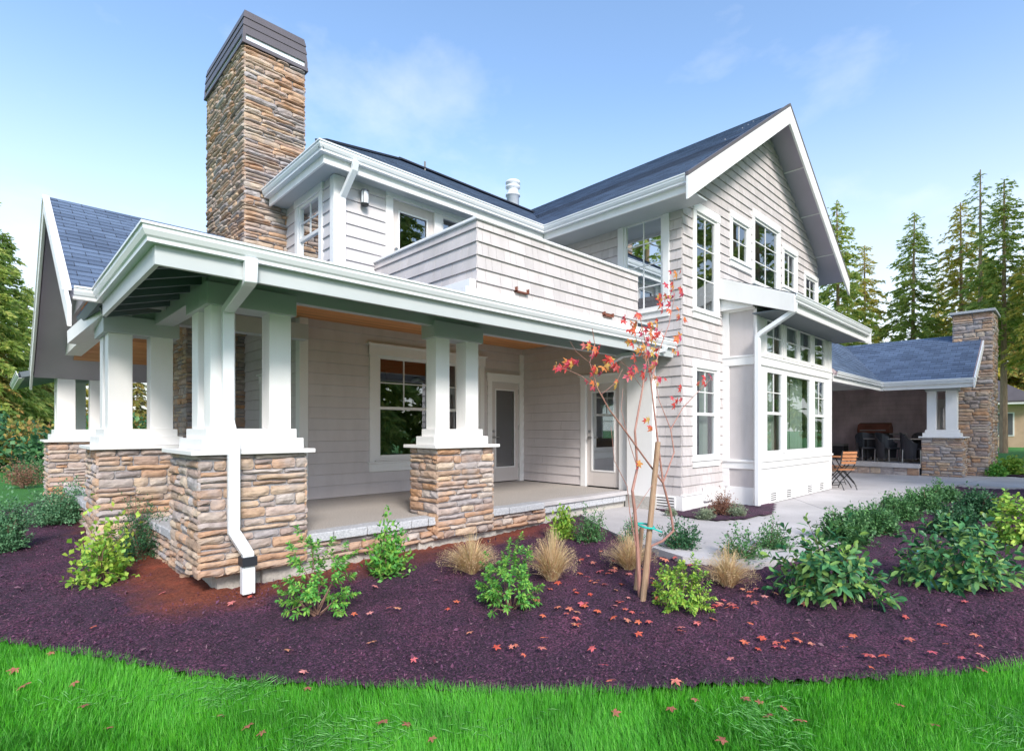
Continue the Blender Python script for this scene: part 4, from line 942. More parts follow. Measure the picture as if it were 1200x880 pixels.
for sx in (-1, 1):
    for sy in (-1, 1): MB().box(sx * .44 - .03, sx * .44 + .03, sy * .78 - .03, sy * .78 + .03, 0, .70).build('leg', 'black', T)
G = empty('barbecue_grill', (23.4, 5.1, tz)); tag(G, 'barbecue grill with reddish brown lid against the back wall of the covered patio', 'grill')
MB().prism([(-.3, -.5, .9), (.3, -.5, .9), (.3, -.5, 1.12), (.1, -.5, 1.28), (-.2, -.5, 1.22), (-.3, -.5, 1.05)], (0, 1.0, 0)).build('lid', 'rust', G, bevel=.02)
MB().box(-.3, .3, -.5, .5, .2, .895).build('cabinet', 'black', G, bevel=.01)
MB().tube([(-.34, -.4, 1.0), (-.34, .4, 1.0)], .02, 8).build('handle', 'chrome', G)
MB().box(-.28, .28, -.95, -.51, .84, .88).build('side_shelf', 'greytop', G)
for sy in (-1, 1):
    for sx in (-1, 1): MB().tube([(sx * .25, sy * .42 - .02, .07), (sx * .25, sy * .42 + .02, .07)], .07, 12).build('wheel', 'black', G)
PL = empty('storage_bench', (22.9, 6.5, tz)); tag(PL, 'low dark bench with pale seat in the back corner of the covered patio', 'bench')
MB().box(-.3, .3, -.6, .6, .06, .42).build('box', 'wicker', PL); MB().box(-.31, .31, -.61, .61, .421, .50).build('seat_cushion', 'greytop', PL, bevel=.02)

def folding_chair(loc, rot, label):
    r = empty('folding_chair', loc); r.rotation_euler.z = rot; tag(r, label, 'chair', 'folding wooden chairs beside the bay')
    s = MB()
    for i in range(7): y = -.19 + i * .058; s.box(-.2, .2, y, y + .042, .44, .458)
    s.build('seat', 'teak', r); b = MB()
    for i in range(4): z = .58 + i * .075; b.box(-.19, .19, .235 + i * .012, .250 + i * .012, z, z + .055)
    b.build('backrest', 'teak', r)
    for sx in (-1, 1):
        MB().tube([(sx * .2, -.25, 0), (sx * .2, -.18, .15), (sx * .2, .12, .42), (sx * .2, .22, .58), (sx * .2, .29, .88)], .011, 6).build('frame_rail', 'black', r)
        MB().tube([(sx * .175, .30, 0), (sx * .175, .24, .12), (sx * .175, -.05, .36), (sx * .175, -.17, .44)], .011, 6).build('leg', 'black', r)
    MB().tube([(-.2, -.23, .06), (.2, -.23, .06)], .009, 6).build('stretcher', 'black', r)
    return r
b0 = on_z(986, 574, PATZ)
folding_chair((14.02, 3.74, PATZ), 2.6, 'folding chair of orange wooden slats on black legs, nearer the bay wall')
folding_chair((15.1, 4.22, PATZ), -.5, 'folding slatted wooden chair on the far side of the small round table')
T = empty('bistro_table', (14.6, 3.86, PATZ)); tag(T, 'small slatted wooden folding table on black metal legs beside the bay', 'table')
t_ = MB()
for i in range(9): y = -.3 + i * .067; hw = math.sqrt(max(.01, .33 ** 2 - (y + .025) ** 2)); t_.box(-hw, hw, y, y + .052, .70, .718)
t_.build('tabletop', 'teak', T)
for sx in (-1, 1):
    MB().tube([(sx * .2, -.26, 0), (sx * .2, -.2, .12), (sx * .2, .1, .5), (sx * .2, .2, .70)], .012, 6).build('leg', 'black', T)
    MB().tube([(sx * .17, .26, 0), (sx * .17, .2, .12), (sx * .17, -.1, .5), (sx * .17, -.2, .70)], .012, 6).build('leg', 'black', T)

# --- small pale house among the far trees
fh = on_z(1176, 506, -.33); d_ = 46; k_ = d_ / depth(fh) if depth(fh) else 1
r_ = ray(1178, 504); bx_, by_ = r_.x * d_, r_.y * d_
HH = empty('neighbour_house', (bx_, by_, -.33)); tag(HH, 'small pale house with brown roof among the golden trees beyond the lawn', 'house')
MB().box(-.4, 6, -1.6, 6, -.1, 3.9).build('wall', 'tanwall', HH)
rf = MB(); rf.prism([(-1.2, -2.4, 3.7), (7, -2.4, 3.7), (7, 2.2, 6.6), (-1.2 + 2, 2.2, 6.6)], (0, 0, .15)); rf.prism([(-1.2, -2.4, 3.7), (.8, 2.2, 6.6), (-1.2, 7, 3.7)], (0, 0, .15)); rf.build('roof', 'metal', HH)
MB().box(-1.2, 7, -2.4, 7, 3.55, 3.7).build('eave', 'white', HH)
wn = MB().box(-.44, -.39, -.6, .5, .9, 2.9).build('window', 'white', HH)
pn = MB(); pn.box(-.46, -.43, -.5, .4, 1.0, 2.8); pn.build('pane', 'interior', wn)
MB().box(.6, 1.6, -1.64, -1.59, .9, 2.9).build('window', 'interior', HH)

# ---------------------------------------------------------------- plants
def nrm(a): return a / np.maximum(1e-9, np.linalg.norm(a, axis=-1, keepdims=True))
def leaves(P, D, L, W, droop=.2, N=None, long=False):
    """folded leaves as triangles. P base, D direction, L length, W width"""
    n = len(P); D = nrm(D); up = rng.normal(0, .5, (n, 3)) + (0, 0, 1) if N is None else N
    Sd = nrm(np.cross(D, up)); U = np.cross(Sd, D); L = np.broadcast_to(L, n)[:, None]; W = np.broadcast_to(W, n)[:, None]; dr = np.array([0, 0, -1.])
    if long:
        A = P + D * L * .3 + U * L * .02 + dr * L * droop * .1; B = P + D * L * .72 + dr * L * droop * .5; T = P + D * L + dr * L * droop
        V = np.stack([P, A - Sd * W * .4 + U * W * .12, A, A + Sd * W * .4 + U * W * .12, B - Sd * W * .45 + U * W * .12, B, B + Sd * W * .45 + U * W * .12, T], 1)
        F = np.array([(0, 2, 1), (0, 3, 2), (1, 2, 4), (2, 5, 4), (2, 3, 5), (3, 6, 5), (4, 5, 7), (5, 6, 7)]); k = 8
    else:
        M_ = P + D * L * .5 + dr * L * droop * .25; T = P + D * L + dr * L * droop
        V = np.stack([P, M_ - Sd * W * .5 + U * W * .15, T, M_ + Sd * W * .5 + U * W * .15], 1); F = np.array([(0, 2, 1), (0, 3, 2)]); k = 4
    return V.reshape(-1, 3), (F[None] + np.arange(n)[:, None, None] * k).reshape(-1, 3)
def cat(vf):
    Vs, Fs, o = [], [], 0
    for V, F in vf: Vs.append(V); Fs.append(F + o); o += len(V)
    return np.concatenate(Vs), np.concatenate(Fs)
def dirs(n, zmin=-.2, zmax=1):
    z = rng.uniform(zmin, zmax, n); a = rng.uniform(0, 2 * math.pi, n); r = np.sqrt(np.maximum(0, 1 - z * z)); return np.stack([r * np.cos(a), r * np.sin(a), z], 1)

def shrub(name, base, h, wd, label, cat_, mat='lf_green', tips=60, per=12, L=.05, W=.02, kind='rosette', stem='bark', lean=0, group=None, zlo=.1, stems=None, gap=.0):
    r = empty(name, base); tag(r, label, cat_, group)
    zlo = min(zlo, .08); wd = wd * 1.08; tips = int(tips * (1.7 if kind == 'rosette' and L < .1 else 1.35 if kind == 'twig' else 1.25)); L *= 1.12; W *= 1.25
    n = tips; d = dirs(n, -.12, 1); rad = rng.uniform(.35, 1, n) ** .6; lump = 1 + .22 * np.sin(d[:, 0] * 5 + base[0] * 7) * np.cos(d[:, 1] * 4 + base[1] * 5)
    T = d * rad[:, None] * lump[:, None]; T[:, 0] *= wd / 2; T[:, 1] *= wd / 2; T[:, 2] = h * zlo + np.maximum(-.05, T[:, 2]) * h * (.93 - zlo) + h * .05
    if gap: keep = np.sin(T[:, 0] * 14 / wd + 1) + np.cos(T[:, 1] * 12 / wd) > -1.5 + gap; T = T[keep]; n = len(T)
    vf = []
    if kind == 'rosette':
        out = nrm(T - np.array([0, 0, h * .15])); k = per
        P = np.repeat(T, k, 0); O = np.repeat(out, k, 0); ph = np.tile(np.arange(k) * 2.4, n) + np.repeat(rng.uniform(0, 6, n), k)
        lay = np.tile(np.linspace(0, 1, k), n)
        a = nrm(np.cross(O, [.3, .2, 1.])); b = np.cross(O, a); el = .15 + .9 * lay
        D = (a * np.cos(ph)[:, None] + b * np.sin(ph)[:, None]) * np.cos(el)[:, None] + O * np.sin(el)[:, None]
        P = P + O * (lay[:, None] - 1) * L * 1.1
        vf.append(leaves(P, D + rng.normal(0, .12, D.shape), L * rng.uniform(.65, 1.1, len(P)) * (1 - .3 * lay), W * rng.uniform(.8, 1.15, len(P)), .22, N=O + rng.normal(0, .2, O.shape), long=L > .055))
    else:           # small leaves along upright twigs
        k = per + 4; s = rng.uniform(.3, 1, (n, k)); B0 = np.stack([rng.normal(0, wd * .06, n), rng.normal(0, wd * .06, n), np.zeros(n)], 1)
        P = B0[:, None] * (1 - s[..., None]) + T[:, None] * s[..., None]; P = P.reshape(-1, 3) + rng.normal(0, L * .35, (n * k, 3))
        D = nrm(np.repeat(T, k, 0)) * .6 + rng.normal(0, .6, (n * k, 3)) + (0, 0, .3)
        vf.append(leaves(P, D, L * rng.uniform(.6, 1.2, n * k), W * rng.uniform(.8, 1.2, n * k), .1))
    V, F = cat(vf); npmesh('foliage', V, F, mat, r)
    q = MB(); ns = min(n, stems or 16); hub = [Vector((rnd.uniform(-.1, .1) * wd * .4, rnd.uniform(-.1, .1) * wd * .4, -.02)) for _ in range(ns)]
    for i in range(ns):
        t_ = Vector(T[i * n // ns]); m_ = hub[i].lerp(t_, .5) + Vector((rnd.uniform(-.05, .05), rnd.uniform(-.05, .05), .12 * h)) * wd
        q.tube([hub[i], m_, t_], [.004 + .003 * h, .003 + .0015 * h, .0015], 5)
    q.build('stem', stem, r); return r

def grass_clump(base, h, wd, label, n=420, mat='straw', group='tan ornamental grass clumps'):
    r = empty('ornamental_grass', base); tag(r, label, 'grass clump', group)
    n = int(n * 1.7); wd *= 1.2; a = rng.uniform(0, 2 * math.pi, n); sp = rng.uniform(0, 1, n) ** .55; w_s = 1; hh = h * rng.uniform(.5, 1.05, n) * (1 - .35 * sp ** 2); reach = wd / 2 * sp
    P0 = np.stack([np.cos(a) * reach * .18, np.sin(a) * reach * .18, np.zeros(n) - .01], 1); seg = 5; Vs = []
    sd_ = np.stack([-np.sin(a + rng.normal(0, .8, n)), np.cos(a), np.zeros(n)], 1); w_ = .0034
    for i in range(seg + 1):
        t = i / seg; c = P0 + np.stack([np.cos(a) * reach * t ** 1.7, np.sin(a) * reach * t ** 1.7, hh * (t * 1.25 - .32 * sp * t ** 3 * 1.2)], 1) + rng.normal(0, .004, (n, 3)) * (t > 0)
        ww = w_ * (1 - .75 * t) * rng.uniform(.8, 1.3, n); Vs += [c - sd_ * ww[:, None], c + sd_ * ww[:, None]]
    V = np.stack(Vs, 1).reshape(-1, 3); F = np.array([(2 * i, 2 * i + 1, 2 * i + 3, 2 * i + 2) for i in range(seg)])
    F = (F[None] + np.arange(n)[:, None, None] * (2 * seg + 2)).reshape(-1, 4); npmesh('blades', V, F, mat, r)
    hn = n // 3; idx = rng.choice(n, hn); tip = V.reshape(n, -1, 3)[idx, -1]; nn = 6
    P = np.repeat(tip, nn, 0) + rng.normal(0, .006, (hn * nn, 3)) - np.tile(np.linspace(0, .05, nn), hn)[:, None] * [0, 0, 1]
    V, F = leaves(P, rng.normal(0, .5, (hn * nn, 3)) + (0, 0, .8), .014, .004); npmesh('seed_head', V, F, 'straw', r); return r

def G_(u, v): return tuple(on_g(u, v))
def px2m(u, v, px): return px * depth(on_g(u, v)) / FPX
def shr(name, u, v, wpx, top, label, cat_, mat, **k):
    b = on_g(u, v); m = depth(b) / FPX; h = (v - top) * m * (.95 if name == 'rhododendron' else 1.1)
    b = b + Vector((FX, FY, 0)) * (wpx * m * .25)          # the base in the photo is the near foot of the plant
    b.z = float(zg(b.x, b.y)) + .0
    return shrub(name, tuple(b), h, wpx * m, label, cat_, mat, **k)
def lift(o, z): o.location.z = z; return o

shr('andromeda_shrub', 362, 728, 96, 622, 'spiky green shrub with lime tips in front of the downspout pier', 'shrub', 'lf_green', tips=62, per=14, L=.052, W=.016, zlo=.12)
shr('leafy_shrub', 452, 680, 56, 603, 'upright bright green leafy shrub left of the second stone pier', 'shrub', 'lf_green', tips=90, per=5, L=.055, W=.027, kind='twig', zlo=.05)
shr('andromeda_shrub', 598, 722, 76, 640, 'round bright green shrub between the two tan grass clumps', 'shrub', 'lf_green', tips=80, per=14, L=.048, W=.015, zlo=.1)
shr('andromeda_shrub', 806, 722, 72, 660, 'compact lime green shrub right of the staked maple tree', 'shrub', 'lf_lime', tips=70, per=13, L=.045, W=.016, zlo=.08)
shr('leafy_shrub', 103, 690, 84, 592, 'yellow-green loose leafy shrub on bare stems left of the piers', 'shrub', 'lf_lime', tips=64, per=5, L=.06, W=.038, kind='twig', zlo=.05)
shr('evergreen_shrub', 150, 660, 92, 585, 'dark green dense shrub at the foot of the second left pier', 'shrub', 'lf_dark', tips=230, per=12, L=.026, W=.012, kind='twig')
shr('evergreen_shrub', 56, 618, 88, 565, 'grey green spreading shrub by the left curb stone', 'shrub', 'lf_blue', tips=330, per=12, L=.042, W=.019, kind='twig')
shr('evergreen_shrub', -6, 650, 50, 582, 'blue green shrub cut by the left edge of the picture', 'shrub', 'lf_blue', tips=240, per=12, L=.036, W=.019, kind='twig')
shr('evergreen_shrub', 40, 566, 84, 530, 'green shrub behind the brown one near the farthest pier', 'shrub', 'lf_box', tips=220, per=10, L=.05, W=.025, kind='twig')
shr('barberry_shrub', 16, 572, 44, 534, 'small brownish purple shrub at the left edge of the bed', 'shrub', 'lf_brown', tips=120, per=9, L=.04, W=.02, kind='twig')
shr('nandina_shrub', 660, 634, 32, 586, 'narrow light green shrub with red stems at the porch curb', 'shrub', 'lf_lime', tips=60, per=7, L=.06, W=.022, kind='twig')
shr('boxwood_shrub', 692, 638, 46, 592, 'small dark green shrub right of the narrow red-stemmed one', 'shrub', 'lf_box', tips=110, per=11, L=.03, W=.012, kind='twig')
shr('boxwood_shrub', 742, 640, 32, 600, 'small grey green shrub behind the staked maple tree', 'shrub', 'lf_blue', tips=60, per=9, L=.03, W=.011, kind='twig')
shr('boxwood_shrub', 802, 650, 54, 608, 'dark green shrub at the patio edge behind the lime shrub', 'shrub', 'lf_dark', tips=120, per=11, L=.034, W=.014, kind='twig')
shr('boxwood_shrub', 878, 664, 74, 612, 'thin airy green shrub at the patio edge with open twigs', 'shrub', 'lf_box', tips=80, per=10, L=.036, W=.014, kind='twig')
shr('boxwood_shrub', 912, 650, 50, 610, 'airy green shrub just left of the big rhododendron', 'shrub', 'lf_box', tips=80, per=10, L=.036, W=.014, kind='twig')
grass_clump(G_(552, 672), .36, .50, 'tan grass clump right in front of the second stone pier', 520)
grass_clump(G_(647, 682), .46, .40, 'tall tan grass clump between the round green shrub and the porch curb', 520)
grass_clump(G_(737, 668), .36, .42, 'tan grass clump directly behind the maple trunk', 480)
grass_clump(G_(853, 688), .34, .40, 'reddish tan grass clump right of the lime green shrub', 460)
def rhodo(u, v, wpx, top, label):
    o = shr('rhododendron', u, v, wpx, top, label, 'rhododendron', 'lf_rhodo', tips=95, per=8, L=.115, W=.030, zlo=.22, stems=14); return o
rhodo(985, 712, 128, 610, 'large dark glossy rhododendron at the patio edge, nearer the maple')
rhodo(1150, 698, 132, 602, 'large dark glossy rhododendron by the right edge, over the green lids')
shr('leafy_shrub', 1205, 640, 60, 575, 'yellow-green rhododendron cut by the right edge of the picture', 'shrub', 'lf_lime', tips=60, per=8, L=.09, W=.032)
for i, (u, v, wp, tp) in enumerate([(1000, 640, 60, 598), (1034, 627, 58, 592), (1062, 612, 54, 580), (1090, 600, 50, 574), (1112, 590, 46, 566)]):
    shr('boxwood_shrub', u, v, wp, tp, ['boxwood at the near end of the hedge row along the patio, behind the first rhododendron', 'second boxwood from the near end of the patio hedge row', 'middle boxwood of the patio hedge row', 'fourth boxwood of the patio hedge row, next to the far end', 'boxwood at the far end of the patio hedge row'][i], 'boxwood', 'lf_box', tips=230, per=12, L=.045, W=.022, kind='twig', group='boxwoods in the patio hedge row')
for i, (u, v, wp, tp) in enumerate([(1128, 632, 52, 592), (1158, 612, 54, 572)]):
    shr('boxwood_shrub', u, v, wp, tp, ['dark boxwood of the second row, just behind the right rhododendron', 'dark boxwood of the second row, farther from the camera by the patio'][i], 'boxwood', 'lf_dark', tips=230, per=12, L=.045, W=.022, kind='twig', group='dark boxwoods behind the right rhododendron')
def shr_at(name, u, v, z, wpx, hpx, label, cat_, mat, **k):
    b = on_z(u, v, z); m = depth(b) / FPX; return shrub(name, tuple(b), hpx * m, wpx * m, label, cat_, mat, **k)
shr_at('barberry_shrub', 846, 602, PATZ + .02, 34, 32, 'russet twiggy round shrub in the small bed by the bay', 'shrub', 'lf_brown', tips=180, per=8, L=.03, W=.010, kind='twig')
shr_at('lavender_plant', 826, 607, PATZ + .02, 26, 13, 'low grey green plant left of the russet shrub', 'shrub', 'lf_grey', tips=90, per=8, L=.035, W=.010, kind='twig')
shr_at('lavender_plant', 864, 604, PATZ + .02, 24, 15, 'low grey green plant between the russet shrub and the bay downspout', 'shrub', 'lf_grey', tips=90, per=8, L=.035, W=.010, kind='twig')
shr_at('lavender_plant', 786, 603, PATZ + .02, 15, 9, 'tiny grey green plant below the vent at the wing corner', 'shrub', 'lf_grey', tips=50, per=7, L=.03, W=.009, kind='twig')
shr_at('leafy_shrub', 1164, 557, PATZ + .02, 26, 14, 'low bright green shrub at the foot of the far stone chimney', 'shrub', 'lf_green', tips=120, per=9, L=.07, W=.04, kind='twig')
shr_at('leafy_shrub', 1187, 556, PATZ + .02, 30, 24, 'yellow-green shrub right of the far stone chimney', 'shrub', 'lf_lime', tips=140, per=9, L=.08, W=.045, kind='twig')
# green irrigation lids
for (u, v, w_, l_, lb) in ((1106, 690, .16, .10, 'teal oval plastic valve cover on the mulch under the right rhododendron'), (1084, 650, .13, .09, 'smaller teal plastic valve cover behind the first rhododendron')):
    b = on_g(u, v); o = MB(); n = 24; o.prism([(w_ * math.cos(2 * math.pi * i / n), l_ * math.sin(2 * math.pi * i / n), 0) for i in range(n)], (0, 0, .035)); ob = o.build('valve_cover', 'teal', bevel=.006); ob.location = (b.x, b.y, b.z + .02); ob.rotation_euler.z = -TH; tag(ob, lb, 'valve cover')

# ---------------------------------------------------------------- young maple with its stakes
MY = on_g(750, 703).y
def mp_(u, v, dy=0): return on_y(u, v, MY + dy)
def star(sz, seed=0, curl=.15):
    q = random.Random(seed); pts = []; lob = [(-125, .62), (-62, .9), (0, 1.0), (62, .9), (125, .62)]
    for i, (a, l_) in enumerate(lob):
        an = R(90 + a); pts.append((a - 17, l_ * .66)); pts.append((a - 5, l_ * .86)); pts.append((a, l_)); pts.append((a + 6, l_ * .84)); pts.append((a + 17, l_ * .66))
        if i < 4: pts.append((a + 31, .40))
    P = [(0, -.12, 0)]
    for a, l_ in pts: an = R(90 - a); x, y = l_ * math.cos(an), l_ * math.sin(an); P.append((x * sz, y * sz, (-curl * l_ * l_ + q.uniform(-.05, .05)) * sz))
    P[0] = (0, -.08 * sz, .02 * sz); n = len(P); F = [(0, i + 1, i) for i in range(1, n - 1)]
    return P, F
MT = empty('maple_tree', tuple(on_g(750, 700))); tag(MT, 'young multi-stemmed maple with sparse red and orange leaves, tied to stakes', 'tree')
def MTP(o): return part_at(MT, o)
stems = [([(750, 700), (747, 640), (744, 600), (741, 575), (747, 548), (744, 505), (753, 455), (757, 425), (752, 398)], .019, .004, 0),
         ([(758, 690), (762, 640), (776, 634), (789, 622), (786, 600), (777, 566)], .013, .011, .05),
         ([(777, 566), (770, 510), (763, 450), (757, 405), (750, 372)], .010, .003, .05),
         ([(777, 566), (752, 532), (735, 508), (714, 480), (700, 455), (691, 425), (697, 404), (694, 385)], .009, .0025, -.02),
         ([(777, 566), (790, 530), (786, 503), (800, 478), (822, 455), (835, 442)], .008, .002, .08),
         ([(786, 503), (772, 468), (765, 430)], .005, .002, .1), ([(700, 455), (680, 440), (662, 432), (650, 428)], .004, .0015, -.05),
         ([(763, 450), (772, 412), (784, 380), (790, 350), (789, 318)], .006, .002, .1), ([(714, 480), (705, 462), (722, 448), (730, 432)], .003, .0015, 0),
         ([(757, 425), (748, 405), (742, 385)], .003, .0015, -.05), ([(747, 548), (738, 520), (728, 480), (730, 455)], .004, .0015, .05), ([(757, 425), (770, 400), (776, 385)], .003, .0015, 0), ([(744, 600), (755, 582), (770, 560), (776, 545)], .003, .0015, -.04),
         ([(745, 640), (738, 600), (735, 570), (720, 540), (716, 500)], .005, .0018, .06), ([(691, 425), (675, 412), (668, 400)], .0025, .0012, 0), ([(753, 455), (735, 430), (722, 420)], .003, .0015, 0)]
q_ = MB()
for pts, ra, rb, dy in stems:
    P = [mp_(u, v, dy * (i / len(pts)) * 3) for i, (u, v) in enumerate(pts)]
    k = len(P); q_.tube(P, [ra + (rb - ra) * i / (k - 1) for i in range(k)], 8)
MTP(_link('trunk', q_.build('t', 'mbark').data, None)); bpy.data.objects.remove(bpy.data.objects['t'])
lp_px = [(792, 320), (785, 335), (800, 340), (780, 345), (775, 360), (770, 350), (790, 360), (765, 375), (750, 372), (745, 380), (735, 375), (742, 390), (755, 395), (765, 390), (775, 392), (750, 405), (760, 415), (770, 410), (740, 400), (690, 405), (700, 410), (717, 418), (722, 428), (712, 432), (665, 428), (655, 430), (672, 425), (690, 450), (700, 452), (720, 450), (735, 440), (745, 430), (760, 430), (770, 440), (775, 447), (700, 435), (790, 465), (793, 470), (797, 455), (822, 452), (829, 446), (750, 548), (765, 500), (758, 492), (790, 410), (795, 395), (798, 372), (757, 382), (762, 402), (748, 415), (784, 352), (754, 440), (766, 425)]
q_ = MB()
for i, (u, v) in enumerate(lp_px):
    for k in range(4 if v < 450 else 2):
        c = mp_(u + rnd.uniform(-6, 6), v + rnd.uniform(-5, 5), rnd.uniform(-.12, .16)); P, F = star(rnd.uniform(.036, .06), i * 9 + k, .42)
        m_ = (Matrix.Rotation(rnd.uniform(-1.2, 1.2), 4, 'Y') @ Matrix.Rotation(rnd.uniform(.6, 2.2), 4, 'X') @ Matrix.Rotation(rnd.uniform(2.2, 4.1), 4, 'Z')).to_4x4()
        q_.add([c + m_ @ Vector(p) for p in P], F)
MTP(q_.build('foliage', 'maple'))
for (a, b, ra, lb) in (((753, 708), (771, 518), 0.0255, 'taller pale wooden stake leaning right beside the maple trunk'), ((745, 694), (752, 618), .022, 'short brown wooden stake close behind the maple trunk')):
    A, B = mp_(*a, -.05 if ra > .025 else .12), mp_(*b, -.05 if ra > .025 else .12); A = A + (A - B).normalized() * .1
    o = MB().tube([A, A.lerp(B, .5), B], [ra * 1.05, ra, ra * .95], 10).build('wooden_stake', 'stake', smooth=False); tag(o, lb, 'stake', 'wooden stakes of the maple')
q_ = MB(); A = mp_(757, 616, -.02); pts = []
for i in range(15): a = 2 * math.pi * i / 14; pts.append((A.x + .062 * math.cos(a), A.y + .075 * math.sin(a), A.z + .012 * math.sin(a)))
q_.tube(pts, .009, 6, cap=False); q_.tube([pts[10], Vector(pts[10]) + Vector((.03, -.05, -.02)), Vector(pts[10]) + Vector((.07, -.05, -.035))], .007, 6); tag(q_.build('tree_tie', 'tie'), 'green plastic tie binding the maple to its stakes', 'tie')

# ---------------------------------------------------------------- fallen leaves
def leaf_me(mat, seed, sz): P, F = star(sz, seed, .18); me = bpy.data.meshes.new('fallen_leaf'); me.from_pydata(P, [], F); me.materials.append(M[mat]); return me
LM = [leaf_me('fallen', s, .046) for s in range(4)]; LB = [leaf_me('fallenb', s + 9, .046) for s in range(3)]
mul = [(109, 741), (272, 712), (294, 704), (414, 725), (433, 725), (458, 717), (526, 719), (535, 711), (439, 692), (510, 685), (551, 747), (581, 766), (598, 765), (190, 700), (357, 795)]
mul += [(600 + a / 2, 680 + b / 2) for a, b in [(77, 147), (67, 173), (190, 172), (8, 165), (233, 250), (383, 250), (152, 115), (202, 83), (75, 95), (240, 97), (268, 105), (295, 137), (320, 108), (256, 62), (435, 110), (547, 160), (585, 147), (623, 168), (643, 155), (660, 137), (672, 153), (803, 145), (930, 150), (1005, 117), (1020, 163), (615, 160), (635, 172)]]
mul += [(640 + a / 4, 540 + b / 4) for a, b in [(160, 480), (215, 495), (250, 535), (300, 530), (155, 545), (235, 590), (275, 597), (205, 583), (325, 625), (350, 597), (130, 625), (205, 645), (185, 688), (345, 680), (320, 700), (240, 728), (115, 715), (95, 738), (50, 710), (140, 795), (320, 757), (380, 773), (435, 778), (485, 778), (430, 833), (370, 720), (500, 570), (505, 595), (515, 635), (525, 665), (500, 480), (530, 530), (600, 470), (560, 480), (545, 475), (385, 550), (830, 675), (800, 700), (860, 690), (890, 710), (780, 710), (850, 710), (925, 625), (960, 635), (985, 620), (975, 685), (1025, 660), (945, 655), (710, 785), (780, 765), (630, 820), (960, 790), (1010, 855), (930, 875), (290, 545), (315, 535), (265, 600), (240, 580), (20, 620), (60, 590), (150, 640), (510, 680), (870, 700), (820, 690), (260, 440), (1070, 640)]]
n0 = len(mul)
mul += [(rnd.gauss(735, 45), rnd.uniform(655, 730)) for _ in range(14)] + [(rnd.uniform(250, 1180), rnd.uniform(700, 795)) for _ in range(26)]
def drop(u, v, me, lab, grp, dz):
    p = on_g(u, v); o = bpy.data.objects.new('fallen_leaf', me); COL.objects.link(o); o.location = (p.x, p.y, float(zg(p.x, p.y)) + dz)
    o.rotation_euler = (rnd.uniform(-.35, .35), rnd.uniform(-.35, .35), rnd.uniform(0, 6.28)); s_ = rnd.uniform(.7, 1.15); o.scale = (s_, s_, s_); tag(o, lab, 'leaf', grp)
for u, v in mul: drop(u, v, rnd.choice(LM), 'red maple leaf fallen on the dark purple mulch', 'red leaves fallen on the mulch', .046)
lawn = [(87, 806), (17, 790), (126, 860), (98, 833), (29, 809), (261, 845), (292, 857), (308, 865), (506, 872), (479, 856), (447, 852), (816, 826), (786, 836), (901, 845), (720, 842), (918, 836), (1055, 833), (939, 851), (1095, 856), (848, 874), (872, 825), (891, 830), (60, 770), (360, 812), (1150, 790)]
for u, v in lawn: drop(u, v, rnd.choice(LB), 'faded reddish leaf caught in the green lawn grass', 'leaves caught in the lawn', .035)

# ---------------------------------------------------------------- lawn blades and mulch chips
def scatter(n, dmax, dmin=1.9, umin=-120, umax=1320, pw=1.0):
    d = dmin + (dmax - dmin) * rng.random(n) ** pw; u = rng.uniform(umin, umax, n); r = (u - 600) / FPX
    return d * (FX + r * FY), d * (FY - r * FX)
x, y = scatter(330000, 4.6); jj = np.sin(x * 9) * .015 + np.sin(y * 23 + x * 5) * .01; k = ~inside(mulch_poly, x - .03 * FX + jj, y - .03 * FY + jj); x, y = x[k][:150000], y[k][:150000]; n = len(x)
z = zg(x, y) - .03; a = rng.uniform(0, 6.28, n); cl = np.sin(x * 3.1 + np.sin(y * 4) * 1.5) * np.sin(y * 3.7 + x); lean = rng.uniform(.1, .65, n) + .35 * np.clip(cl, 0, 1); hgt = rng.uniform(.04, .10, n)
pref = np.arctan2(np.cos(x * 2.3 + y), np.sin(y * 2.1 - x * 1.3)); a = np.where(rng.random(n) < .55, pref + rng.normal(0, .6, n), a)
dx_, dy_ = np.cos(a), np.sin(a); wv = rng.uniform(.0013, .0024, n); sx, sy = -dy_ * wv, dx_ * wv
Vs = []
for t in (0, .5, 1.0):
    cx, cy, cz_ = x + dx_ * hgt * lean * t ** 1.6, y + dy_ * hgt * lean * t ** 1.6, z + hgt * t * np.sqrt(np.clip(1 - (lean * t) ** 2 * .55, .1, 1)); ww = 1 - .6 * t
    if t < 1: Vs += [np.stack([cx - sx * ww, cy - sy * ww, cz_], 1), np.stack([cx + sx * ww, cy + sy * ww, cz_], 1)]
    else: Vs += [np.stack([cx, cy, cz_], 1)]
V = np.stack(Vs, 1).reshape(-1, 3); F = np.array([(0, 1, 3), (0, 3, 2), (2, 3, 4)]); F = (F[None] + np.arange(n)[:, None, None] * 5).reshape(-1, 3)
t_ = M['grassb'].node_tree
for n_ in list(t_.nodes):
    if n_.type == 'MIX_RGB' or n_.bl_idname == 'ShaderNodeMixRGB':
        c0 = n_.outputs[0]; tg = [l.to_socket for l in c0.links]; c1_ = mixc(t_, 1, c0, ramp(t_, noise(t_, 1.6, 5, .65), [(.34, (.50, .62, .5)), (.5, (1, 1, 1)), (.66, (1.3, 1.15, 1.15))]), 'MULTIPLY')
        for q2 in tg: t_.links.new(c1_, q2)
        break
tag(npmesh('lawn_grass', V, F, 'grassb'), 'dense green lawn blades along the mulch border', 'grass', kind='stuff')
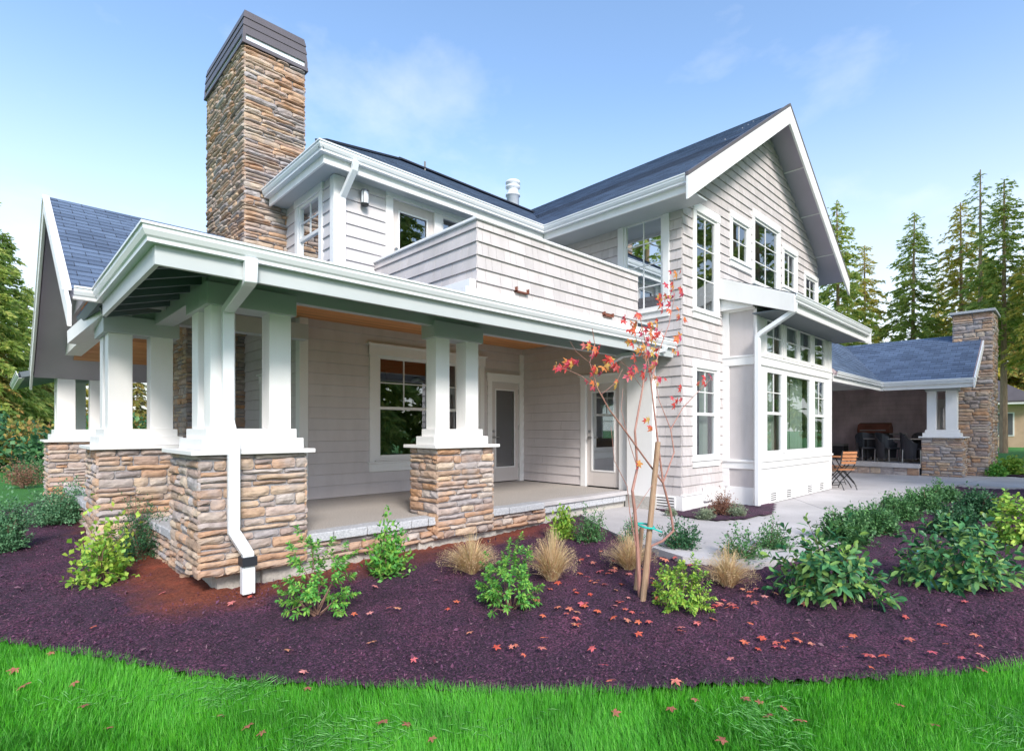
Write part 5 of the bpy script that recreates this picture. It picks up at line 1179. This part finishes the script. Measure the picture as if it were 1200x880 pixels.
# pale clippings lying in tufts on the lawn
x, y = scatter(60000, 4.2); f = np.sin(x * 2.7 + 1.2 * np.sin(y * 3.1)) * np.cos(y * 3.3 + .8 * x) + .25 * np.sin(x * 7); k = ~inside(mulch_poly, x, y) & (rng.random(len(x)) < np.clip((f - .05) / 1.1, 0, 1) ** 2.2 * .55); x, y = x[k][:5200], y[k][:5200]; n = len(x)
P = np.stack([x, y, zg(x, y) + rng.uniform(.015, .045, n)], 1); an = np.arctan2(np.sin(x * 5), np.cos(y * 4)) + rng.normal(0, .7, n); D = np.stack([np.cos(an), np.sin(an), rng.uniform(-.1, .8, n)], 1)
V, F = leaves(P, D, rng.uniform(.05, .11, n), rng.uniform(.002, .0035, n), .2); tag(npmesh('grass_clippings', V, F, 'clip'), 'pale mown grass clippings lying on the lawn', 'grass', kind='stuff')
x, y = scatter(260000, 11, 2.4, pw=1.5); k = inside(mulch_poly, x, y) & (rng.random(len(x)) < .55 + .6 * np.sin(x * 2.3 + np.sin(y * 3)) * np.sin(y * 2.9 + x)) & ~((x > 1.2) & (x < 5.9) & (y > 5.25 + .4 * rng.random(len(x)))); x, y = x[k][:170000], y[k][:170000]; n = len(x)
P = np.stack([x, y, zg(x, y) + .012 + rng.uniform(0, .03, n)], 1); dep = x * FX + y * FY
D = rng.normal(0, 1, (n, 3)) * (1, 1, .7); Lc = .005 + .022 * rng.random(n) ** 2 + .04 * (rng.random(n) < .012) * np.clip(dep / 5, .8, 2)
V, F = leaves(P, D, Lc, Lc * rng.uniform(.15, .5, n), 0); tag(npmesh('mulch_chips', V, F, 'chips'), 'dark purple bark chips covering the planting bed', 'mulch', kind='stuff')

# ---------------------------------------------------------------- trees
def conifer_mesh(h, rmax, crown0, seed, nb=110, dens=26, size=.42, droop=.25, sparse=0.0):
    global rng
    keep = rng; rng = np.random.default_rng(seed); Ps, Ds, Ls = [], [], []; q = MB(); bent = rng.normal(0, .012, 2)
    q.tube([(bent[0] * z, bent[1] * z, z) for z in np.linspace(-.3, h, 7)], [h * .012 * (1 - i / 6.4) + .02 for i in range(7)], 8)
    zz = crown0 * h + (h - crown0 * h) * np.sort(rng.random(nb)) ** .9; az = rng.uniform(0, 6.28)
    for z in zz:
        t = (z - crown0 * h) / (h - crown0 * h); az += 2.4 + rng.normal(0, .35); Lb = rmax * ((1 - t) ** .75 * .95 + .06) * rng.uniform(.55, 1.15) * (1 - .35 * max(0, .18 - t) / .18)
        if rng.random() < sparse: continue
        e = .12 - .35 * (1 - t); dv = np.array([math.cos(az), math.sin(az), e]); P0 = np.array([bent[0] * z, bent[1] * z, z]); m = max(4, int(dens * Lb / rmax))
        s = rng.uniform(.12, 1, m) ** .8; C = P0 + dv * (s * Lb)[:, None] + np.array([0, 0, -1]) * (droop * Lb * s ** 2)[:, None]
        q.tube([P0, P0 + dv * Lb * .5 - np.array([0, 0, droop * Lb * .25]), P0 + dv * Lb - np.array([0, 0, droop * Lb])], [.012 * Lb + .01, .008 * Lb, .004], 4, cap=False)
        side = np.array([-math.sin(az), math.cos(az), 0]); sg = np.where(rng.random(m) < .5, -1, 1)[:, None]
        D = dv * rng.uniform(.3, 1, m)[:, None] + side * sg * rng.uniform(.1, 1.1, m)[:, None] + np.stack([np.zeros(m), np.zeros(m), rng.uniform(-.75, .1, m)], 1)
        Ps.append(C); Ds.append(D); Ls.append(size * rng.uniform(.5, 1.25, m) * (1.15 - .5 * t))
        Ps.append(C + rng.normal(0, .12, C.shape)); Ds.append(D * (1, 1, .5) + rng.normal(0, .4, D.shape)); Ls.append(size * rng.uniform(.4, .9, m) * (1.1 - .4 * t))
    P, D, L_ = np.concatenate(Ps), np.concatenate(Ds), np.concatenate(Ls)
    # each spray: three narrow needle fingers
    out = []
    for k in (-.5, 0, .5):
        Dk = nrm(D) + k * nrm(np.cross(D, [0, 0, 1.])) ; out.append(leaves(P, Dk, L_ * (1 - abs(k) * .5), L_ * .26, .15, N=rng.normal(0, 1, P.shape) + (0, 0, .35)))
    V, F = cat(out); rng = keep
    me = npmesh('t1', V, F, None).data; bpy.data.objects.remove(bpy.data.objects['t1']); me2 = q.build('t2', None).data; bpy.data.objects.remove(bpy.data.objects['t2']); return me, me2
C5 = conifer_mesh(17, 3.2, .1, 9, 110, 34, .5, .3)
def tree(name, base, meshes, mats, label, cat_='tree', s=1, rot=0, group=None, sz=1):
    r = empty(name, base); r.scale = (s, s, s * sz); r.rotation_euler.z = rot; tag(r, label, cat_, group)
    for nm, me, mt in (('crown', meshes[0], mats[0]), ('trunk', meshes[1], mats[1])):
        me_ = me
        o = bpy.data.objects.new(nm, me_); COL.objects.link(o); o.parent = r
        if not me_.materials: me_.materials.append(M[mt])
        if me_.materials[0] != M[mt]: o.material_slots[0].link = 'OBJECT'; o.material_slots[0].material = M[mt]
    return r
C1 = conifer_mesh(17, 3.0, .34, 1, 150, 42, .42); C2 = conifer_mesh(17, 2.8, .40, 2, 120, 38, .42, .3); C3 = conifer_mesh(20, 3.0, .30, 3, 90, 24, .42, .3, .35); C4 = conifer_mesh(16, 3.9, .05, 4, 240, 56, .55, .3)
def put(u, vtop, d, C, hC, mat, label, name='fir_tree', s=None, rot=0):
    r = ray(u, 500); x, y = r.x * d, r.y * d; h = (HZ - vtop) / FPX * d + CAMZ + .33
    return tree(name, (x, y, -.4), C, (mat, 'firbark'), label, 'fir tree', h / hC, rot, 'firs beyond the house')
put(984, 236, 39, C1, 17, 'fir', 'slim fir rising right behind the gable end', rot=1)
put(1014, 286, 43, C2, 17, 'firgold', 'golden green fir between the gable end and the lone fir', rot=2)
put(1068, 249, 41, C1, 17, 'fir', 'lone fir with bare lower trunk standing free above the patio roof', rot=4)
put(1128, 236, 40, C2, 17, 'firgold', 'broad golden fir left of the tall sparse one, behind the stone chimney', rot=3)
put(1149, 193, 37, C3, 20, 'fir', 'tallest fir with thin, nearly bare top above the far chimney', rot=1)
put(1176, 208, 34, C1, 17, 'fir', 'dense dark fir right of the tall sparse one', rot=5)
put(1226, 236, 31, C2, 17, 'firgold', 'golden fir cut by the right edge of the picture', rot=2)
put(1262, 190, 36, C1, 17, 'fir', 'fir just outside the right edge, beyond the golden one', rot=.4)
put(1196, 318, 64, C4, 16, 'autumn', 'low golden tree behind the neighbour house', rot=.7)
put(1156, 300, 66, C4, 16, 'firgold', 'golden tree between the far chimney and the neighbour house', rot=2.7)
put(1100, 330, 58, C2, 17, 'firgold', 'small distant fir left of the far chimney', rot=1.7)
put(4, 272, 30, C4, 16, 'fir', 'dark fir rising at the left edge above the autumn bushes', rot=1)
put(-40, 190, 27, C4, 16, 'fir', 'tall dark fir outside the left edge', rot=2)
put(30, 335, 38, C4, 16, 'fir', 'dark green fir closest to the left gable', rot=3)
put(-10, 372, 27, C4, 16, 'autumn', 'yellowing small tree below the dark firs at the left edge', rot=5)
put(48, 418, 34, C4, 16, 'autumn', 'low russet tree behind the farthest left pier', rot=4)
put(90, 400, 40, C4, 16, 'firgold', 'green tree seen between the columns of the left porch', rot=.4)
put(160, 420, 36, C4, 16, 'autumn', 'autumn tree glimpsed through the left porch columns', rot=2.4)
put(215, 400, 44, C4, 16, 'fir', 'dark tree behind the left porch, mostly hidden by the house', rot=2.9)
for i in range(8):          # far shrubs on the left lawn
    u = -60 + i * 34; r = ray(u, 500); d = rnd.uniform(19, 26); 
    shrub('autumn_bush', (r.x * d, r.y * d, -.5), rnd.uniform(1.6, 2.6), rnd.uniform(2.6, 3.8), 'rounded autumn bush in the far row beyond the left lawn', 'bush', ['autumn', 'lf_dark', 'lf_box'][i % 3], tips=150, per=12, L=.20, W=.12, kind='twig', group='autumn bushes beyond the left lawn')
# the firs across the lawn that the windows reflect
for i, (x, y, s_) in enumerate([(-20, -4, .9), (-22, 4, 1.2), (-15, 14, 1.5), (-19, 22, 1.6), (13, -9, 1.0), (16.5, -13, 1.2), (20, -9, 1.1), (24, -13, 1.5), (28, -8, 1.5), (33, -12, 1.8), (35, -5, 1.6), (41, -9, 1.9), (30, -17, 1.9), (46, -4, 1.8)]):
    tree('fir_tree', (x, y, -.5), (C4 if 4 <= i <= 6 else (C3, C2, C5, C5)[i % 4]), ('fir', 'firbark'), 'fir across the lawn behind the viewer, seen mirrored in the window panes', 'fir tree', s_, i * 1.3, 'firs mirrored in the windows')
